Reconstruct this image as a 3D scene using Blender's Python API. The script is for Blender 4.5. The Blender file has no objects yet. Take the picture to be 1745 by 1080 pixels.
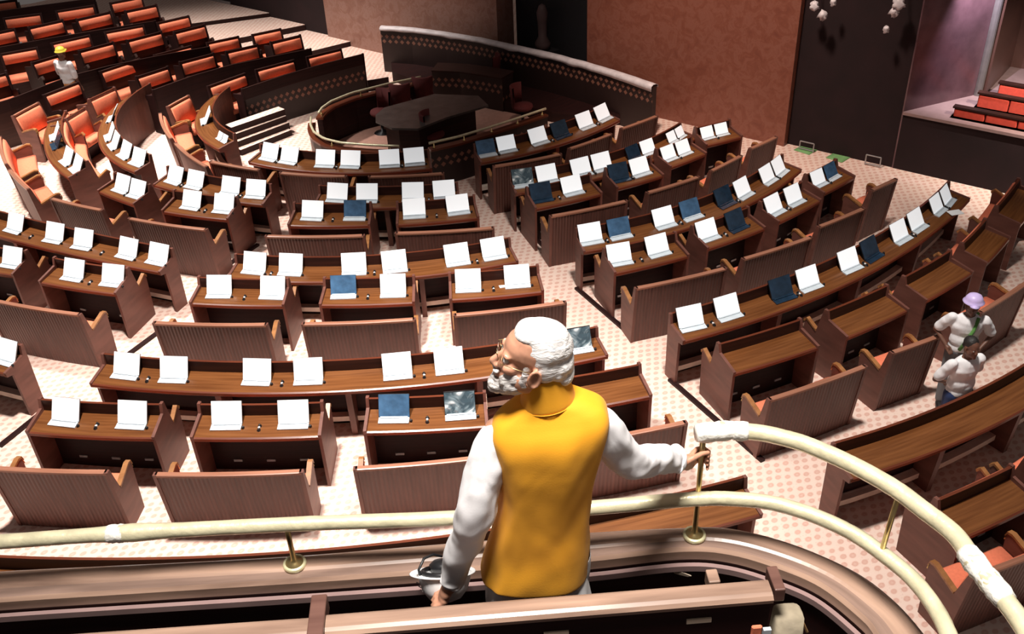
import bpy, bmesh, math, random
from mathutils import Vector, Matrix, noise
random.seed(7)
PI = math.pi
sc = bpy.context.scene
COL = sc.collection
def V(*a): return Vector(a)

# ------------------------------------------------------------------ camera
F_PX = 1683.19
CFW = V(0.5689, 0.6113, -0.5502).normalized()
CRT = (V(0.7150, -0.6981, -0.0364)); CRT = (CRT - CFW * CRT.dot(CFW)).normalized()
CUP = CRT.cross(CFW).normalized()
CPOS = V(-12.498, -16.208, 7.567)
cd = bpy.data.cameras.new('camera'); cam = bpy.data.objects.new('camera', cd); COL.objects.link(cam)
m = Matrix((CRT, CUP, -CFW)).transposed().to_4x4(); m.translation = CPOS; cam.matrix_world = m
cd.sensor_width = 36; cd.lens = F_PX * 36 / 1745; cd.clip_end = 200; cd.clip_start = 0.05
sc.camera = cam
sc.view_settings.view_transform = 'Standard'; sc.view_settings.look = 'None'
sc.view_settings.gamma = 1; sc.view_settings.exposure = 0.0; sc.view_settings.use_curve_mapping = False

# ------------------------------------------------------------------ light
w = bpy.data.worlds.new('world'); sc.world = w; w.use_nodes = True
w.node_tree.nodes['Background'].inputs[0].default_value = (1.0, .86, .80, 1)
w.node_tree.nodes['Background'].inputs[1].default_value = 0.10
def spot(loc, aim, power, size=70, blend=.6, rad=.5, color=(1, .93, .86)):
    l = bpy.data.lights.new('ceiling_spot', 'SPOT'); l.energy = power; l.spot_size = math.radians(size)
    l.spot_blend = blend; l.shadow_soft_size = rad; l.color = color
    o = bpy.data.objects.new('ceiling_spot', l); COL.objects.link(o); o.location = loc
    o.rotation_euler = (Vector(aim) - Vector(loc)).to_track_quat('-Z', 'Y').to_euler(); return o
spot((-9.2, -8.6, 13), (-9.4, -8.6, 0), 12500, 54, .7, .5)
spot((-9.5, -1.0, 13), (-7.6, -0.6, 0), 11500, 50, .8, .5)
spot((-6.0, 5.5, 13), (-4.2, 3.6, 0), 11500, 56, .9, .5)
spot((-6.0, -12.0, 13), (-4.4, -10.8, 0), 7000, 60, .9, .5)
spot((-11.7, -15.3, 12.5), (-11.2, -14.9, 5.4), 4800, 44, .8, .9)
spot((-3.5, -7.5, 12), (2.4, -6.4, 1.6), 5600, 44, .9, .6, (1, .80, .68))
spot((-3.5, 1.5, 12), (1.2, 2.6, 1.6), 3600, 36, .9, .6, (1, .88, .8))

# ------------------------------------------------------------------ projection helpers (photo pixel -> point in the place)
def ray(px, py): return (CFW * F_PX + CRT * (px - 872.5) - CUP * (py - 540)).normalized()
def U(px, py, z):
    d = ray(px, py); t = (z - CPOS.z) / d.z; return CPOS + d * t
def vplane(px, py, A, B):          # hit on the vertical plane through plan points A, B
    d = ray(px, py); n = V(B[1] - A[1], A[0] - B[0], 0); t = (V(A[0], A[1], 0) - CPOS).dot(n) / d.dot(n); return CPOS + d * t

# ------------------------------------------------------------------ materials
def newmat(name):
    m = bpy.data.materials.new(name); m.use_nodes = True; nt = m.node_tree; return m, nt, nt.nodes['Principled BSDF']
def N(nt, t, **kw):
    n = nt.nodes.new(t)
    for k, v in kw.items():
        if k in n.inputs: n.inputs[k].default_value = v
        else: setattr(n, k, v)
    return n
def ramp(nt, src, stops):
    r = nt.nodes.new('ShaderNodeValToRGB'); e = r.color_ramp.elements
    while len(e) < len(stops): e.new(.5)
    for i, (p, c) in enumerate(stops): e[i].position = p; e[i].color = (*c, 1)
    nt.links.new(src, r.inputs[0]); return r
def mat_plain(name, col, rough=.5, metal=0, noise_amt=.12, scale=8, bump=0, coat=0):
    m, nt, b = newmat(name); tc = N(nt, 'ShaderNodeTexCoord'); no = N(nt, 'ShaderNodeTexNoise', Scale=scale, Detail=4.0)
    nt.links.new(tc.outputs['Object'], no.inputs['Vector'])
    r = ramp(nt, no.outputs['Fac'], [(.25, [c * (1 - noise_amt) for c in col]), (.75, [min(1, c * (1 + noise_amt)) for c in col])])
    nt.links.new(r.outputs[0], b.inputs['Base Color']); b.inputs['Roughness'].default_value = rough; b.inputs['Metallic'].default_value = metal
    b.inputs['Coat Weight'].default_value = coat
    if bump:
        bp = N(nt, 'ShaderNodeBump', Strength=bump, Distance=.01); nt.links.new(no.outputs['Fac'], bp.inputs['Height']); nt.links.new(bp.outputs[0], b.inputs['Normal'])
    return m
def mat_wood(name, c0, c1, rough=.35, flute=0, grain=(1.2, 26), spec=.5):
    # UV: u runs along the piece, v across it. flute>0 adds narrow vertical reeds (count per metre)
    m, nt, b = newmat(name); uv = N(nt, 'ShaderNodeUVMap'); mp = N(nt, 'ShaderNodeMapping')
    mp.inputs['Scale'].default_value = (grain[0], grain[1], 1) if not flute else (grain[1], grain[0], 1)
    nt.links.new(uv.outputs[0], mp.inputs[0]); no = N(nt, 'ShaderNodeTexNoise', Scale=1.0, Detail=5.0, Distortion=.4); nt.links.new(mp.outputs[0], no.inputs['Vector'])
    r = ramp(nt, no.outputs['Fac'], [(.3, c0), (.7, c1)]); nt.links.new(r.outputs[0], b.inputs['Base Color'])
    b.inputs['Roughness'].default_value = rough; b.inputs['Specular IOR Level'].default_value = spec
    if flute:
        wv = N(nt, 'ShaderNodeTexWave', Scale=flute / 6.283 * 2, Distortion=0.0); wv.bands_direction = 'X'; nt.links.new(uv.outputs[0], wv.inputs['Vector'])
        bp = N(nt, 'ShaderNodeBump', Strength=.6, Distance=.01); nt.links.new(wv.outputs['Fac'], bp.inputs['Height']); nt.links.new(bp.outputs[0], b.inputs['Normal'])
        mx = N(nt, 'ShaderNodeMix', data_type='RGBA'); mx.blend_type = 'MULTIPLY'; mx.inputs[0].default_value = .22
        nt.links.new(r.outputs[0], mx.inputs[6]); nt.links.new(wv.outputs['Color'], mx.inputs[7]); nt.links.new(mx.outputs[2], b.inputs['Base Color'])
    return m
M = {}
M['panel'] = mat_wood('reeded_wood', (.095, .034, .024), (.15, .056, .041), .5, flute=22, grain=(1.5, 14))
M['end'] = mat_wood('end_wood', (.115, .041, .029), (.18, .067, .048), .5, grain=(9, 2))
M['top'] = mat_wood('desk_top_wood', (.115, .038, .011), (.21, .078, .024), .24)
M['edge'] = mat_wood('red_edge_wood', (.10, .022, .010), (.16, .040, .017), .3)
M['rail'] = mat_wood('rail_wood', (.26, .105, .062), (.40, .18, .115), .32)
M['dark'] = mat_wood('dark_maroon_wood', (.014, .005, .005), (.030, .009, .008), .55, spec=.2)
M['board'] = mat_wood('back_board_wood', (.020, .007, .006), (.045, .015, .010), .45, spec=.3)
M['arm'] = mat_wood('arm_rest_wood', (.24, .095, .03), (.40, .18, .065), .35)
M['orange'] = mat_plain('orange_fabric', (.84, .22, .115), .85, noise_amt=.08, scale=30, bump=.15)
M['red'] = mat_plain('red_fabric', (.62, .065, .035), .85, noise_amt=.12, scale=20)
M['maroon'] = mat_plain('maroon_fabric', (.10, .012, .012), .85, noise_amt=.12, scale=20)
M['brass'] = mat_plain('brass', (.72, .55, .25), .28, .9, .08)
M['black'] = mat_plain('black_plastic', (.012, .012, .014), .4)
M['steel'] = mat_plain('grey_metal', (.42, .42, .43), .35, .6)
M['grey'] = mat_plain('grey_plastic', (.14, .12, .115), .5)
M['paleblue'] = mat_plain('tablet_base_plastic', (.62, .70, .76), .3)
M['paper'] = mat_plain('white_paper', (.86, .87, .88), .6, noise_amt=.03)
M['cream'] = mat_plain('cream_strip', (.80, .66, .56), .5)
M['blue'] = mat_plain('blue_glass', (.06, .14, .26), .12, 0, .5, 6, coat=.6)
M['navy'] = mat_plain('dark_blue_glass', (.015, .035, .065), .12, 0, .5, 6, coat=.6)
M['sheet'] = mat_plain('white_plastic_sheet', (.72, .66, .68), .45, noise_amt=.2, scale=6, bump=.5)
M['yellow'] = mat_plain('yellow_helmet', (.85, .72, .08), .4)
M['green'] = mat_plain('green_scrap', (.20, .42, .16), .7)
def mat_screen():
    m, nt, b = newmat('lit_white_screen'); b.inputs['Base Color'].default_value = (.85, .88, .9, 1); b.inputs['Roughness'].default_value = .4
    b.inputs['Emission Color'].default_value = (.93, .97, 1, 1); b.inputs['Emission Strength'].default_value = .45; return m
M['screen'] = mat_screen()
def mat_foil():
    m, nt, b = newmat('crumpled_plastic_wrap'); tc = N(nt, 'ShaderNodeTexCoord'); no = N(nt, 'ShaderNodeTexNoise', Scale=7.0, Detail=2.0, Distortion=1.0)
    nt.links.new(tc.outputs['Object'], no.inputs['Vector']); r = ramp(nt, no.outputs['Fac'], [(.40, (.05, .08, .10)), (.55, (.18, .24, .27)), (.66, (.70, .76, .78))])
    nt.links.new(r.outputs[0], b.inputs['Base Color']); b.inputs['Roughness'].default_value = .15
    bp = N(nt, 'ShaderNodeBump', Strength=.8, Distance=.02); nt.links.new(no.outputs['Fac'], bp.inputs['Height']); nt.links.new(bp.outputs[0], b.inputs['Normal']); return m
M['foil'] = mat_foil()
def mat_carpet():
    m, nt, b = newmat('patterned_carpet'); tc = N(nt, 'ShaderNodeTexCoord'); mp = N(nt, 'ShaderNodeMapping'); mp.inputs['Rotation'].default_value = (0, 0, math.radians(43)); mp.inputs['Scale'].default_value = (1, 1.35, 1)
    nt.links.new(tc.outputs['Object'], mp.inputs[0])
    def vor(scale, off):
        v = N(nt, 'ShaderNodeTexVoronoi', Scale=scale, Randomness=off); nt.links.new(mp.outputs[0], v.inputs['Vector']); return v
    v = vor(8.2, .18); r = ramp(nt, v.outputs['Distance'], [(.0, (.78, .53, .45)), (.12, (.72, .46, .38)), (.27, (.71, .43, .35)), (.38, (.84, .64, .55)), (1, (.86, .67, .58))])
    v2 = vor(24.0, .8); r2 = ramp(nt, v2.outputs['Distance'], [(.0, (.86, .78, .75)), (.35, (1, 1, 1)), (1, (1, 1, 1))])
    mx = N(nt, 'ShaderNodeMix', data_type='RGBA'); mx.blend_type = 'MULTIPLY'; mx.inputs[0].default_value = .7
    nt.links.new(r.outputs[0], mx.inputs[6]); nt.links.new(r2.outputs[0], mx.inputs[7]); nt.links.new(mx.outputs[2], b.inputs['Base Color'])
    b.inputs['Roughness'].default_value = .95; b.inputs['Specular IOR Level'].default_value = .1; return m
M['carpet'] = mat_carpet()
M['plaincarpet'] = mat_plain('plain_pink_carpet', (.50, .27, .21), .95, noise_amt=.1, scale=12)
def mat_stone(name='red_mottled_stone', k=(1, 1, 1)):
    m, nt, b = newmat(name); tc = N(nt, 'ShaderNodeTexCoord'); no = N(nt, 'ShaderNodeTexNoise', Scale=5.0, Detail=9.0, Distortion=.9, Roughness=.7)
    nt.links.new(tc.outputs['Object'], no.inputs['Vector'])
    r = ramp(nt, no.outputs['Fac'], [(p_, tuple(c_[i] * k[i] for i in range(3))) for p_, c_ in ((.30, (.19, .060, .040)), (.47, (.235, .080, .050)), (.56, (.27, .105, .072)), (.7, (.22, .070, .044)))])
    nt.links.new(r.outputs[0], b.inputs['Base Color']); b.inputs['Roughness'].default_value = .38; return m
M['stone'] = mat_stone(); M['stone_beige'] = mat_stone('beige_red_stone', (1.15, 1.7, 2.0))
M['wallpaint'] = mat_plain('dark_maroon_wall', (.014, .004, .005), .95, noise_amt=.3, scale=2)
M['niche'] = mat_plain('dark_niche', (.010, .009, .012), .7)
def mat_ornament():
    m, nt, b = newmat('carved_dark_wood'); uv = N(nt, 'ShaderNodeUVMap'); sp = N(nt, 'ShaderNodeSeparateXYZ'); nt.links.new(uv.outputs[0], sp.inputs[0])
    # band of small diamonds, two staggered rows, v measured from the top edge downwards
    def math_(op, a, b_=None, c=None):
        n = N(nt, 'ShaderNodeMath'); n.operation = op
        for i, x in enumerate((a, b_, c)):
            if x is None: continue
            if isinstance(x, (int, float)): n.inputs[i].default_value = x
            else: nt.links.new(x, n.inputs[i])
        return n.outputs[0]
    v = math_('MULTIPLY', sp.outputs[1], 9.0); row = math_('FLOOR', v)
    u = math_('ADD', math_('MULTIPLY', sp.outputs[0], 7.0), math_('MULTIPLY', math_('MODULO', row, 2.0), .5))
    du = math_('ABSOLUTE', math_('SUBTRACT', math_('FRACT', u), .5)); dv = math_('ABSOLUTE', math_('SUBTRACT', math_('FRACT', v), .5))
    dia = math_('LESS_THAN', math_('ADD', du, math_('MULTIPLY', dv, .8)), .34)
    band = math_('MULTIPLY', math_('GREATER_THAN', row, .5), math_('LESS_THAN', row, 2.5))
    f = math_('MULTIPLY', dia, band)
    mx = N(nt, 'ShaderNodeMix', data_type='RGBA'); mx.inputs[6].default_value = (.022, .010, .009, 1); mx.inputs[7].default_value = (.24, .105, .07, 1)
    nt.links.new(f, mx.inputs[0]); nt.links.new(mx.outputs[2], b.inputs['Base Color']); b.inputs['Roughness'].default_value = .5
    bp = N(nt, 'ShaderNodeBump', Strength=.6, Distance=.02); nt.links.new(f, bp.inputs['Height']); nt.links.new(bp.outputs[0], b.inputs['Normal']); return m
M['ornament'] = mat_ornament()
M['wrap'] = mat_plain('wrapped_brass_rail', (.80, .74, .50), .32, .25, .16, 18, .5)
M['capshade'] = mat_wood('parapet_wood_shade', (.13, .085, .068), (.36, .24, .19), .25, grain=(1.6, 13))  # darker, greyer copy of the cap wood; reflection shading put into the colour
M['capwood'] = mat_wood('parapet_wood', (.17, .105, .078), (.52, .34, .25), .28, grain=(1.6, 13))
M['pale_trim'] = mat_plain('grey_pink_trim', (.30, .20, .19), .35)

# ------------------------------------------------------------------ object helpers
def tag(o, label=None, cat=None, group=None, kind=None):
    if label: o['label'] = label
    if cat: o['category'] = cat
    if group: o['group'] = group
    if kind: o['kind'] = kind
    return o
def empty(name, loc=(0, 0, 0), rz=0, parent=None):
    o = bpy.data.objects.new(name, None); COL.objects.link(o); o.location = loc; o.rotation_euler = (0, 0, rz); o.empty_display_size = .1
    if parent: o.parent = parent
    if rz == 0 and not parent: WORLD[o.name] = Vector(loc)          # its parts are given in world coordinates
    return o
WORLD = {}
def rel(me, parent):
    while parent.parent: parent = parent.parent
    if parent.name in WORLD: me.transform(Matrix.Translation(-WORLD[parent.name]))
class MB:
    def __init__(s): s.v = []; s.f = []; s.uv = []; s.mi = []
    def face(s, pts, uvs=None, mi=0):
        n = len(s.v); s.v += [tuple(p) for p in pts]; s.f.append(list(range(n, n + len(pts)))); s.uv.append(uvs or [(p[0] + p[1] * .37, p[2] + p[1] * .2) for p in pts]); s.mi.append(mi)
    def grid(s, rows, closed=False, uvs=None, mi=0):
        """rows: list of lists of points, joined by quads; shared vertices"""
        n = len(s.v); k = len(rows[0])
        for r in rows: s.v += [tuple(p) for p in r]
        for i in range(len(rows) - 1):
            for j in range(k if closed else k - 1):
                j2 = (j + 1) % k; s.f.append([n + i * k + j, n + i * k + j2, n + (i + 1) * k + j2, n + (i + 1) * k + j])
                if uvs: jj = j + 1; s.uv.append([uvs[i][j], uvs[i][jj], uvs[i + 1][jj], uvs[i + 1][j]])
                else: s.uv.append([(i * .1, j * .1), (i * .1, j * .1 + .1), (i * .1 + .1, j * .1 + .1), (i * .1 + .1, j * .1)])
                s.mi.append(mi)
        return n
    def cap(s, n0, k, rev=False, mi=0):
        f = list(range(n0, n0 + k)); s.f.append(f[::-1] if rev else f); s.uv.append([(s.v[i][0] + s.v[i][1], s.v[i][2]) for i in s.f[-1]]); s.mi.append(mi)
    def box(s, c, size, rz=0, rx=0, mi=0, mat=None):
        R = mat or (Matrix.Rotation(rz, 3, 'Z') @ Matrix.Rotation(rx, 3, 'X')); c = Vector(c); h = Vector(size) / 2
        P = [c + R @ V(x * h.x, y * h.y, z * h.z) for z in (-1, 1) for y in (-1, 1) for x in (-1, 1)]
        for q, (a, b) in (((0, 2, 3, 1), (0, 1)), ((4, 5, 7, 6), (0, 1)), ((0, 1, 5, 4), (0, 2)), ((2, 6, 7, 3), (0, 2)), ((0, 4, 6, 2), (1, 2)), ((1, 3, 7, 5), (1, 2))):
            loc = [(((i & 1) * 2 - 1) * h.x, (((i >> 1) & 1) * 2 - 1) * h.y, (((i >> 2) & 1) * 2 - 1) * h.z) for i in q]
            s.face([P[i] for i in q], [(l[a], l[b]) for l in loc], mi)
    def tube(s, pts, rad, seg=12, mi=0, capends=True):
        pts = [Vector(p) for p in pts]; n = len(pts); rad = rad if isinstance(rad, (list, tuple)) else [rad] * n
        rows = []; prev = None
        for i, p in enumerate(pts):
            t = (pts[min(i + 1, n - 1)] - pts[max(i - 1, 0)]).normalized()
            a = prev if prev is not None else (V(0, 0, 1) if abs(t.z) < .9 else V(1, 0, 0))
            a = (a - t * a.dot(t)).normalized(); b = t.cross(a); prev = a
            rows.append([p + (a * math.cos(2 * PI * k / seg) + b * math.sin(2 * PI * k / seg)) * rad[i] for k in range(seg)])
        n0 = s.grid(rows, True, mi=mi)
        if capends: s.cap(n0, seg, True, mi); s.cap(n0 + (n - 1) * seg, seg, False, mi)
    def lathe(s, c, prof, seg=24, mi=0, mat=None):
        c = Vector(c); R = mat or Matrix.Identity(3)
        rows = [[c + R @ V(r * math.cos(2 * PI * k / seg), r * math.sin(2 * PI * k / seg), z) for k in range(seg)] for r, z in prof]
        n0 = s.grid(rows, True, mi=mi)
        if prof[0][0] > 1e-5: s.cap(n0, seg, True, mi)
        if prof[-1][0] > 1e-5: s.cap(n0 + (len(prof) - 1) * seg, seg, False, mi)
    def prism(s, poly, z0, z1, mi=0, miside=None):
        n = len(poly); a = [V(p[0], p[1], z0) for p in poly]; b = [V(p[0], p[1], z1) for p in poly]
        s.face(a[::-1], None, mi); s.face(b, [(p[0], p[1]) for p in poly], mi); u = 0
        for i in range(n):
            j = (i + 1) % n; L = (a[j] - a[i]).length; s.face([a[i], a[j], b[j], b[i]], [(u, z0), (u + L, z0), (u + L, z1), (u, z1)], mi if miside is None else miside); u += L
    def build(s, name, mats, parent=None, smooth=False, fix=True):
        me = bpy.data.meshes.new(name); me.from_pydata(s.v, [], s.f)
        for m_ in (mats if isinstance(mats, (list, tuple)) else [mats]): me.materials.append(m_ if not isinstance(m_, str) else M[m_])
        ul = me.uv_layers.new(name='UVMap'); i = 0
        flat = [c for f in s.uv for c in f]
        for k, c in enumerate(flat): ul.data[k].uv = c
        me.polygons.foreach_set('material_index', s.mi)
        if smooth: me.polygons.foreach_set('use_smooth', [True] * len(s.f))
        me.update()
        if fix:
            bm = bmesh.new(); bm.from_mesh(me); bmesh.ops.remove_doubles(bm, verts=bm.verts, dist=1e-5); bmesh.ops.recalc_face_normals(bm, faces=bm.faces); bm.to_mesh(me); bm.free()
        if parent: rel(me, parent)
        o = bpy.data.objects.new(name, me); COL.objects.link(o)
        if parent: o.parent = parent
        return o

class Curve:
    """plan curve with outward normals (away from the well)"""
    def __init__(s, pts, step=.22):
        P = [Vector((p[0], p[1])) for p in pts]
        s.P = P; s.L = [0]
        for a, b in zip(P, P[1:]): s.L.append(s.L[-1] + (b - a).length)
        s.len = s.L[-1]; s.sgn = 1
        mid = s.at(s.len / 2); ref = Vector((max(mid[0].x, -3), 0)) if mid[0].y > 0 else Vector((0, 0))
        if mid[1].dot(mid[0] - ref) < 0: s.sgn = -1
    def at(s, t):
        t = max(0, min(s.len, t)); i = 0
        while i < len(s.P) - 2 and s.L[i + 1] < t: i += 1
        a, b = s.P[i], s.P[i + 1]; k = (t - s.L[i]) / max(1e-9, s.L[i + 1] - s.L[i]); p = a.lerp(b, k)
        def tg(j): return (s.P[min(j + 1, len(s.P) - 1)] - s.P[max(j - 1, 0)]).normalized()
        T = tg(i).lerp(tg(i + 1), k).normalized(); n = Vector((T.y, -T.x)) * s.sgn
        return p, n, T
    def pt(s, t, d, z): p, n, T = s.at(t); return V(p.x + n.x * d, p.y + n.y * d, z)
    def offset(s, d): return Curve([s.P[i] + s.at(s.L[i])[1] * d for i in range(len(s.P))])
    def stations(s, t0, t1, step=.22):
        n = max(1, int(math.ceil((t1 - t0) / step))); return [t0 + (t1 - t0) * i / n for i in range(n + 1)]
    def mid(s, z=0): return s.pt(s.len / 2, 0, z)
def sweep(mb, cv, prof, t0=None, t1=None, z=0, step=.22, caps=True, mis=None, closed=True):
    t0 = 0 if t0 is None else t0; t1 = cv.len if t1 is None else t1
    st = cv.stations(t0, t1, step); k = len(prof)
    vl = [0]
    for a, b in zip(prof, prof[1:] + prof[:1]): vl.append(vl[-1] + math.hypot(a[0] - b[0], a[1] - b[1]))
    rows = [[cv.pt(t, d, zz + z) for d, zz in prof] for t in st]
    uvs = [[(t, v) for v in vl] for t in st]
    f0 = len(mb.mi); n0 = mb.grid(rows, closed, uvs)
    if mis:
        kk = k if closed else k - 1
        for i in range(len(st) - 1):
            for j in range(kk): mb.mi[f0 + i * kk + j] = mis[j]
    if caps and closed: mb.cap(n0, k, True); mb.cap(n0 + (len(st) - 1) * k, k)
def plate(mb, cv, poly, t, th=.03, z=0):
    p, n, T = cv.at(t); c = lambda d, zz, o: V(p.x + n.x * d + T.x * o, p.y + n.y * d + T.y * o, zz + z)
    a = [c(d, zz, -th / 2) for d, zz in poly]; b = [c(d, zz, th / 2) for d, zz in poly]; uv = list(poly)
    mb.face(a[::-1], [(q[1], q[0]) for q in uv[::-1]]); mb.face(b, [(q[1], q[0]) for q in uv])
    for i in range(len(poly)):
        j = (i + 1) % len(poly); mb.face([a[i], a[j], b[j], b[i]])

def ring_curve(px, z, ext=0):
    """smooth curve r(angle) about the centre of the chamber through photographed points at height z"""
    import numpy as np
    P = [U(x, y, z) for x, y in px]; a = [math.atan2(p.y, p.x) for p in P]
    a = [q if q < 1.2 else q - 2 * PI for q in a]; r = [math.hypot(p.x, p.y) for p in P]
    a0 = sum(a) / len(a); co = np.polyfit([q - a0 for q in a], r, min(2, len(px) - 1)) if len(px) != 3 else np.polyfit([q - a0 for q in a], r, 1)
    A0, A1 = a[0] - ext, a[-1]; n = max(2, int(abs(A1 - A0) * sum(r) / len(r) / .2)); out = []
    for i in range(n + 1):
        q = A0 + (A1 - A0) * i / n; rr = float(np.polyval(co, q - a0)); out.append((rr * math.cos(q), rr * math.sin(q)))
    return Curve(out)
def line_curve(px, z):
    P = [U(x, y, z) for x, y in px]; out = []
    for a, b in zip(P, P[1:]):
        for i in range(4): out.append(a.lerp(b, i / 4))
    out.append(P[-1]); return Curve(out)

# ------------------------------------------------------------------ furniture builders
TOP_LONG = [(-.335, .752), (-.335, .785), (-.02, .738), (0, .728), (.004, .700), (-.02, .672), (-.05, .690), (-.10, .715)]
def desk_common(root, cv, z, dark):
    L = cv.len
    mb = MB(); sweep(mb, cv, TOP_LONG, z=z, mis=[0, 0, 1, 1, 1, 1, 1, 1]); mb.build('desk_top', ['board' if dark else 'top', 'dark' if dark else 'edge'], root)
    mb = MB(); sweep(mb, cv, [(-.372, .70), (-.372, .925), (-.34, .925), (-.335, .70)], z=z, mis=[1, 2, 0, 0]); mb.build('back_board', ['board', 'dark' if dark else 'panel', 'board' if dark else 'edge'], root)
def long_desk(cv, label, z=0, front='panel', n_support=None, ends=(1, 1), group='long curved desks', dark=False):
    root = empty('long_desk', cv.mid(z))
    tag(root, label, 'desk', group); L = cv.len; K = []
    desk_common(root, cv, z, dark)
    mb = MB(); sweep(mb, cv, [(-.372, .70), (-.372, .0), (-.345, .0), (-.345, .70)], z=z, mis=[0, 1, 1, 1]); mb.build('front_panel', [front, 'dark'], root)
    poly = [(-.372, 0), (-.372, .93), (-.33, .93), (-.31, .80), (.0, .75), (-.01, .68), (-.10, .66), (-.13, .0)]
    for e, t in zip(ends, (0, L)):
        if e: mb = MB(); plate(mb, cv, poly, t, .035, z); mb.build('end_panel', 'dark' if dark else 'end', root)
    n = n_support if n_support is not None else max(1, int(round(L / 1.45)) - 1)
    for i in range(n):
        t = L * (i + 1) / (n + 1); mb = MB(); plate(mb, cv, [(-.345, 0), (-.345, .70), (-.06, .70), (-.12, 0)], t, .07, z); mb.build('support_panel', 'end', root)
    mb = MB(); sweep(mb, cv, [(-.345, .10), (-.345, .17), (-.25, .17), (-.25, .10)], z=z, t0=.05, t1=L - .05); mb.build('foot_rail', 'cream', root)
    return root
END_BD = [(-.02, 0), (.0, .70), (.01, .765), (-.31, .83), (-.34, .94), (-.39, .94), (-.47, .58), (-.64, .66), (-.67, .62), (-.65, .0)]
def bench_desk(cv, label, z=0, cushion='orange', group='two-seat desks with a bench on their front', dark=False):
    root = empty('bench_desk', cv.mid(z)); tag(root, label, 'desk', group); L = cv.len
    desk_common(root, cv, z, dark); lo = .66 if dark else .45
    mb = MB(); sweep(mb, cv, [(-.372, .0), (-.372, .70), (-.33, .70), (-.33, .0)], z=z); mb.build('front_panel', 'dark', root)
    for t in (.0, L):
        mb = MB(); plate(mb, cv, END_BD, t, .035, z); e = mb.build('end_panel', 'dark' if dark else 'end', root)
        mb = MB(); plate(mb, cv, [(-.47, .58), (-.475, .605), (-.64, .688), (-.69, .64), (-.675, .61), (-.64, .66)], t, .05, z); mb.build('arm_rest', 'board' if dark else 'arm', e)
    mb = MB(); sweep(mb, cv, [(-.375, lo), (-.375, .86), (-.40, .875), (-.425, .85), (-.45, lo)], t0=.03, t1=L - .03, z=z); mb.build('back_cushion', cushion, root, True)
    mb = MB(); sweep(mb, cv, [(-.40, .36), (-.40, .45), (-.64, .46), (-.665, .44), (-.665, .36)], t0=.03, t1=L - .03, z=z); mb.build('seat_cushion', cushion, root, True)
    mb = MB(); sweep(mb, cv, [(-.38, 0), (-.38, .36), (-.60, .36), (-.60, .30), (-.42, .0)], t0=.03, t1=L - .03, z=z); mb.build('seat_box', 'dark', root)
    for i in range(3):
        t = L * (.22 + .28 * i); mb = MB(); sweep(mb, cv, [(-.33, .13), (-.33, .16), (-.315, .16), (-.315, .13)], t0=t - .05, t1=t + .05, z=z); mb.build('floor_outlet', 'steel', root)
    return root
def bench(cv, label, z=0, back='panel', cushion='orange', ends=(1, 1), h=.905, group='benches with reeded backs', dark=False):
    """cv = line of the back's top edge"""
    root = empty('bench', cv.mid(z)); tag(root, label, 'bench', group); L = cv.len; lo = .66 if dark else .46; back = 'dark' if dark else back
    mb = MB(); sweep(mb, cv, [(-.10, .0), (.0, h - .03), (-.035, h - .03), (-.14, .0)], z=z, mis=[0, 1, 1, 1]); mb.build('back_panel', [back, 'board'], root)
    mb = MB(); sweep(mb, cv, [(-.045, h - .03), (.012, h - .03), (.012, h - .006), (-.0, h), (-.045, h)], z=z); mb.build('top_rail', 'board' if dark else 'rail', root)
    mb = MB(); sweep(mb, cv, [(-.04, h - .06), (-.065, h - .045), (-.10, h - .08), (-.17 + (lo - .46) * .3, lo + .02), (-.12 + (lo - .46) * .25, lo)], t0=.03, t1=L - .03, z=z); mb.build('back_cushion', cushion, root, True)
    mb = MB(); sweep(mb, cv, [(-.12, .36), (-.12, .45), (-.46, .47), (-.49, .45), (-.49, .36)], t0=.03, t1=L - .03, z=z); mb.build('seat_cushion', cushion, root, True)
    mb = MB(); sweep(mb, cv, [(-.14, 0), (-.14, .36), (-.44, .36), (-.40, .0)], t0=.03, t1=L - .03, z=z); mb.build('seat_box', 'dark', root)
    poly = [(-.09, 0), (.012, h), (-.045, h), (-.13, .58), (-.40, .66), (-.445, .65), (-.46, .59), (-.44, .0)]
    for e, t in zip(ends, (0, L)):
        if not e: continue
        mb = MB(); plate(mb, cv, poly, t, .04, z); eo = mb.build('end_panel', 'dark' if dark else 'end', root)
        if dark: continue
        mb = MB(); plate(mb, cv, [(-.13, .58), (-.13, .605), (-.40, .685), (-.455, .672), (-.475, .60), (-.445, .65), (-.40, .66)], t, .054, z); mb.build('arm_rest', 'board' if dark else 'arm', eo)
        p, n, T = cv.at(t); c = cv.pt(t, -.462, .575 + z); mb = MB()
        for s_ in (-1, 1):
            q = c + V(T.x, T.y, 0) * .012 * s_; mb.tube([q + V(0, 0, .055) - V(n.x, n.y, 0) * .006 - V(T.x, T.y, 0) * .010 * s_, q + V(T.x, T.y, 0) * .008 * s_ + V(0, 0, -.01) - V(n.x, n.y, 0) * .006], .006, 6)
        mb.build('brass_chevron', 'brass', eo)
    return root
RING = {1: 'first ring', 2: 'second ring', 3: 'third ring', 4: 'fourth ring', 5: 'fifth ring'}
ORD = ['first', 'second', 'third', 'fourth', 'fifth', 'sixth', 'seventh', 'eighth', 'ninth', 'tenth']
BLK = {'C': 'central block', 'R': 'right block', 'L': 'left block', 'G': 'far left rows'}
def desk_z(d): return .738 - (d + .02) * .147
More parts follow.
